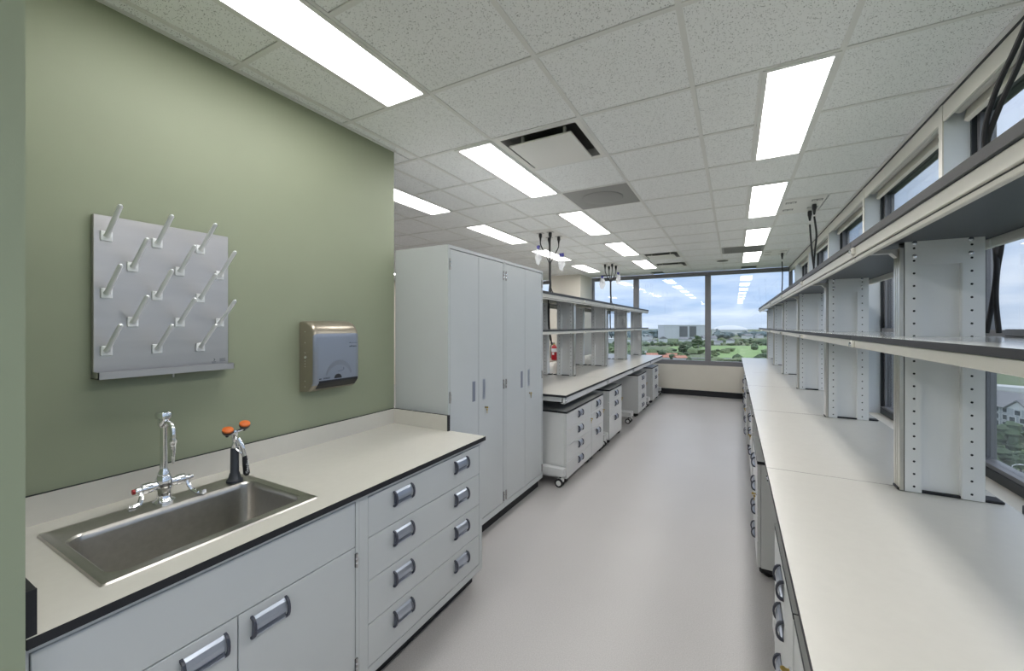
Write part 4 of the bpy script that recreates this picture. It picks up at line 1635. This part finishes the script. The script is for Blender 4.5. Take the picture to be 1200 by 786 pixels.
def build_outside():
    g = MB()
    g.add([(-5000, -300, GZ), (5000, -300, GZ), (5000, 5500, GZ), (-5000, 5500, GZ)], [(0, 1, 2, 3)], 'field')
    o = g.build('ground')
    struct(o)
    # lawns and roads lying on it
    def patch(name, pts, m, dz, label, cat):
        p = [(*q, GZ + dz) for q in pts]
        mb = MB()
        n = len(p)
        mb.add([(q[0], q[1], q[2] + .15) for q in p] + p, [tuple(range(n))] + [(i, (i + 1) % n, n + (i + 1) % n, n + i) for i in range(n)], m)
        o = mb.build(name)
        struct(o)
        return o
    patch('lawn', [at(826, 470), at(912, 470), at(905, 820), at(830, 820)], 'lawn', .2, '', '')
    patch('lawn', [at(770, 640), at(826, 600), at(826, 760), at(790, 800)], 'lawn', .2, '', '')
    patch('road', [at(700, 520), at(1000, 470), at(1000, 480), at(700, 534)], 'road', .4, '', '')
    patch('road', [at(1130, 92), at(1300, 80), at(1300, 112), at(1130, 112)], 'road', .4, '', '')
    # big white block with two dark bays on the horizon
    d = 1290
    x0, y0 = at(779, d)
    x1, y1 = at(830, d)
    ang = math.atan2(y1 - y0, x1 - x0)
    L = math.hypot(x1 - x0, y1 - y0)
    t = thing('office_block', 'long white windowless block with two dark bays on the horizon', 'building', (x0, y0, GZ), ang)
    MB().box(0, L, 0, 60, 0, 42, 'dome_white').build('wall', t)
    for a, b, nm in ((.34, .52, 'building_dark'), (.57, .72, 'building_dark')):
        MB().box(L * a, L * b, -1.5, 3, 6, 39, nm).build('dark_bay', t)
    MB().box(-1, L + 1, -1, 61, 42, 43.5, 'pale_wall').build('parapet', t)
    # domed arena farther right
    d = 1900
    x, y = at(855, d)
    t = thing('domed_arena', 'white domed arena on the horizon right of the mullion', 'building', (x, y, GZ))
    MB().lathe([(75, 0), (75, 22)], 'pale_wall', n=32).build('wall', t)
    MB().lathe([(78, 22), (70, 29), (52, 37), (28, 42), (1, 43.5)], 'dome_white', n=32).build('dome_roof', t)
    # low pale buildings and houses across the plain
    hm = {}
    def house_meshes():
        hm['a'] = MB().box(-9, 9, -6, 6, 0, 6, 'pale_wall').mesh('wall')
        hm['b'] = MB().prism([(-7, 6), (7, 6), (0, 9.5)], 0, -9.6, 9.6, 'roof_grey').mesh('roof')
        hm['c'] = MB().prism([(-7, 6), (7, 6), (0, 9.5)], 0, -9.6, 9.6, 'roof_red').mesh('roof')
        hm['d'] = MB().box(-9.5, 9.5, -6.5, 6.5, 6, 7, 'pale_wall').mesh('roof')
    house_meshes()

    def house(x, y, s, red, rz, lab, grp):
        t = thing('house', lab, 'house', (x, y, GZ), rz, grp)
        for me, nm in ((hm['a'], 'wall'), (hm[red], 'roof')):
            o = bpy.data.objects.new(nm, me)
            col.objects.link(o)
            o.parent = t
            o.scale = (s, s, s)
    placed = []
    for k in range(80):
        px = rng.uniform(690, 775) if k % 2 else rng.uniform(690, 1040)
        d = rng.uniform(820, 1800)
        x, y = at(px, d)
        if (d > 1150 and 765 < px < 845) or (d > 1700 and 825 < px < 890) or any(math.hypot(x - a, y - b) < 45 for a, b in placed):
            continue
        placed.append((x, y))
        house(x, y, rng.uniform(.8, 1.8), rng.choice(['b', 'd', 'd', 'b']), rng.uniform(0, 3.1), 'small pale house far out across the green plain', 'far houses beyond the windows')
    for k, (px, d) in enumerate(((764, 505), (776, 470), (787, 500), (797, 462))):
        x, y = at(px, d)
        house(x, y, .72, 'c', .3 + .12 * k, f'house with salmon red roof below the end window, {["first", "second", "third", "fourth"][k]} from the left', 'red roofed houses')
    # tree belts: countless crowns, thinning out to the horizon
    belts = [(1000, 1280, 2600, 'tree_haze'), (1500, 300, 1000, 'tree_green'), (900, 330, 1100, 'tree_light')]
    mb = MB()
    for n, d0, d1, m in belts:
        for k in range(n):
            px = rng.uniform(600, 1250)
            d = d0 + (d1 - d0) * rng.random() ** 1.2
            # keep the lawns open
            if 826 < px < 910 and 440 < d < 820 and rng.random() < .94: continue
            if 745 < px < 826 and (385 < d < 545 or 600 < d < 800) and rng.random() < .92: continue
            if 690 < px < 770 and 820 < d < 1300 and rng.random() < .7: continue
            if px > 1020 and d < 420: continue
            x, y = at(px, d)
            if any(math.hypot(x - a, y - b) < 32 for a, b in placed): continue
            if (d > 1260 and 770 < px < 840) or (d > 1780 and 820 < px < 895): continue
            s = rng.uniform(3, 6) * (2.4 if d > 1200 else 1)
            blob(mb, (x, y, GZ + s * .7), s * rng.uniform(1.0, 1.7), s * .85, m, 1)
    o = mb.build('tree_belt')
    o['kind'] = 'stuff'
    o['label'] = 'green and hazy blue woodland stretching to the horizon outside'
    o['category'] = 'trees'
    # single trees that can be told apart
    x, y = at(800, 560)
    make_tree(x, y, 17, 'tree_green', 'dark round tree by the road, centre of the end window')
    x, y = at(818, 700)
    make_tree(x, y, 24, 'tree_green', 'tall dark tree just left of the centre mullion')
    x, y = at(836, 480)
    make_tree(x, y, 12, 'tree_light', 'bushy tree just right of the centre mullion')
    near = [(1180, 126, 11), (1163, 122, 7), (1196, 110, 7), (1158, 101, 8), (1216, 124, 10), (1172, 108, 8), (1180, 95, 6), (1046, 180, 13), (1056, 160, 11), (1036, 205, 13), (1066, 122, 9), (1150, 116, 8), (1226, 98, 8)]
    for k, (px, d, h) in enumerate(near):
        x, y = at(px, d)
        make_tree(x, y, h, 'tree_green', f'dark green tree below the side windows, {"%s" % ORD[k] if k < 8 else ["ninth", "tenth", "eleventh", "twelfth", "thirteenth"][k - 8]} in a dense clump', 'clump of trees below the side windows')
    # apartment house with gables
    d = 150
    xa, ya = at(1030, d + 55)
    xb, yb = at(1290, d - 25)
    ang = math.atan2(yb - ya, xb - xa)
    L = math.hypot(xb - xa, yb - ya)
    t = thing('apartment_house', 'grey four storey apartment house with gables outside the side windows', 'building', (xa, ya, GZ), ang)
    MB().box(0, L, 0, 16, 0, 10.6, 'apartment_wall').build('wall', t)
    MB().prism([(-1.2, 10.4), (17.2, 10.4), (8, 15.2)], 0, -1, L + 1, 'roof_grey').build('roof', t)
    nb = int(L / 13)
    wm = MB().box(-.85, .85, -.12, .1, 0, 1.7, 'dark_glass').mesh('window')
    fm = MB().box(-1.15, 1.15, -.08, .05, -.25, 2.0, 'apartment_trim').mesh('window_frame')
    for k in range(nb):
        xc = L * (k + .5) / nb
        gb = MB()
        gb.box(xc - 3.4, xc + 3.4, -1.6, .5, 0, 10.6, 'apartment_wall')
        gb.prism([(xc - 3.4, 10.6), (xc + 3.4, 10.6), (xc, 13.4)], 1, -1.6, 7, 'apartment_trim')
        gb = gb.build('gable_bay', t)
        MB().prism([(xc - 4.2, 10.2), (xc - 3.9, 10.8), (xc, 14.1), (xc + 3.9, 10.8), (xc + 4.2, 10.2), (xc, 13.5)], 1, -2.1, 7, 'roof_grey').build('gable_roof', gb)
        for fl in range(4):
            for dx in (-1.6, 1.6) if fl < 3 else (0,):
                for me in (fm, wm):
                    o = bpy.data.objects.new(me.name.split('.')[0], me)
                    col.objects.link(o)
                    o.parent = gb
                    o.location = (xc + dx, -1.62, .7 + 2.6 * fl)
    for k in range(nb + 1):
        xc = L * k / nb
        for fl in range(4):
            for dx in (-1.5, 1.5):
                if not 1 < xc + dx < L - 1: continue
                f = bpy.data.objects.new('window', fm)
                col.objects.link(f)
                f.parent = t
                f.location = (xc + dx, 0, .7 + 2.6 * fl)
                o = bpy.data.objects.new('pane', wm)
                col.objects.link(o)
                o.parent = f
    # raised parking deck behind it
    x0, y0 = at(1060, 262)
    x1, y1 = at(1290, 200)
    ang = math.atan2(y1 - y0, x1 - x0)
    L = math.hypot(x1 - x0, y1 - y0)
    t = thing('parking_deck', 'pale concrete deck with a rail behind the apartment house', 'building', (x0, y0, GZ), ang)
    MB().box(0, L, 0, 34, 3.2, 4.6, 'concrete').build('slab', t)
    m_ = MB()
    for k in range(int(L / 9) + 1):
        m_.box(k * 9 - .5, k * 9 + .5, .5, 1.5, 0, 3.2, 'concrete')
    m_.build('column', t)['kind'] = 'stuff'
    MB().box(0, L, 0, .3, 4.6, 6.6, 'pale_wall').build('parapet', t)
    # street lamps by the road
    for k, (px, d) in enumerate(((1186, 100), (1250, 96))):
        x, y = at(px, d)
        t = thing('street_lamp', ['white street lamp over the road, seen low in the right window', 'street lamp farther right, outside the frame'][k], 'street lamp', (x, y, GZ))
        MB().tube([(0, 0, 0), (0, 0, 5.4)], .12, 'pale_wall', 8).build('pole', t)
        MB().tube(smooth_path([(0, 0, 5.3), (.1, .1, 6.0), (.7, .3, 6.35), (1.7, .8, 6.4)], 4), .09, 'pale_wall', 7).build('arm', t)
        MB().box(1.5, 2.3, .65, 1.05, 6.28, 6.5, 'pale_wall', c=.05).build('lamp_head', t)
        if k == 0: continue


build_outside()
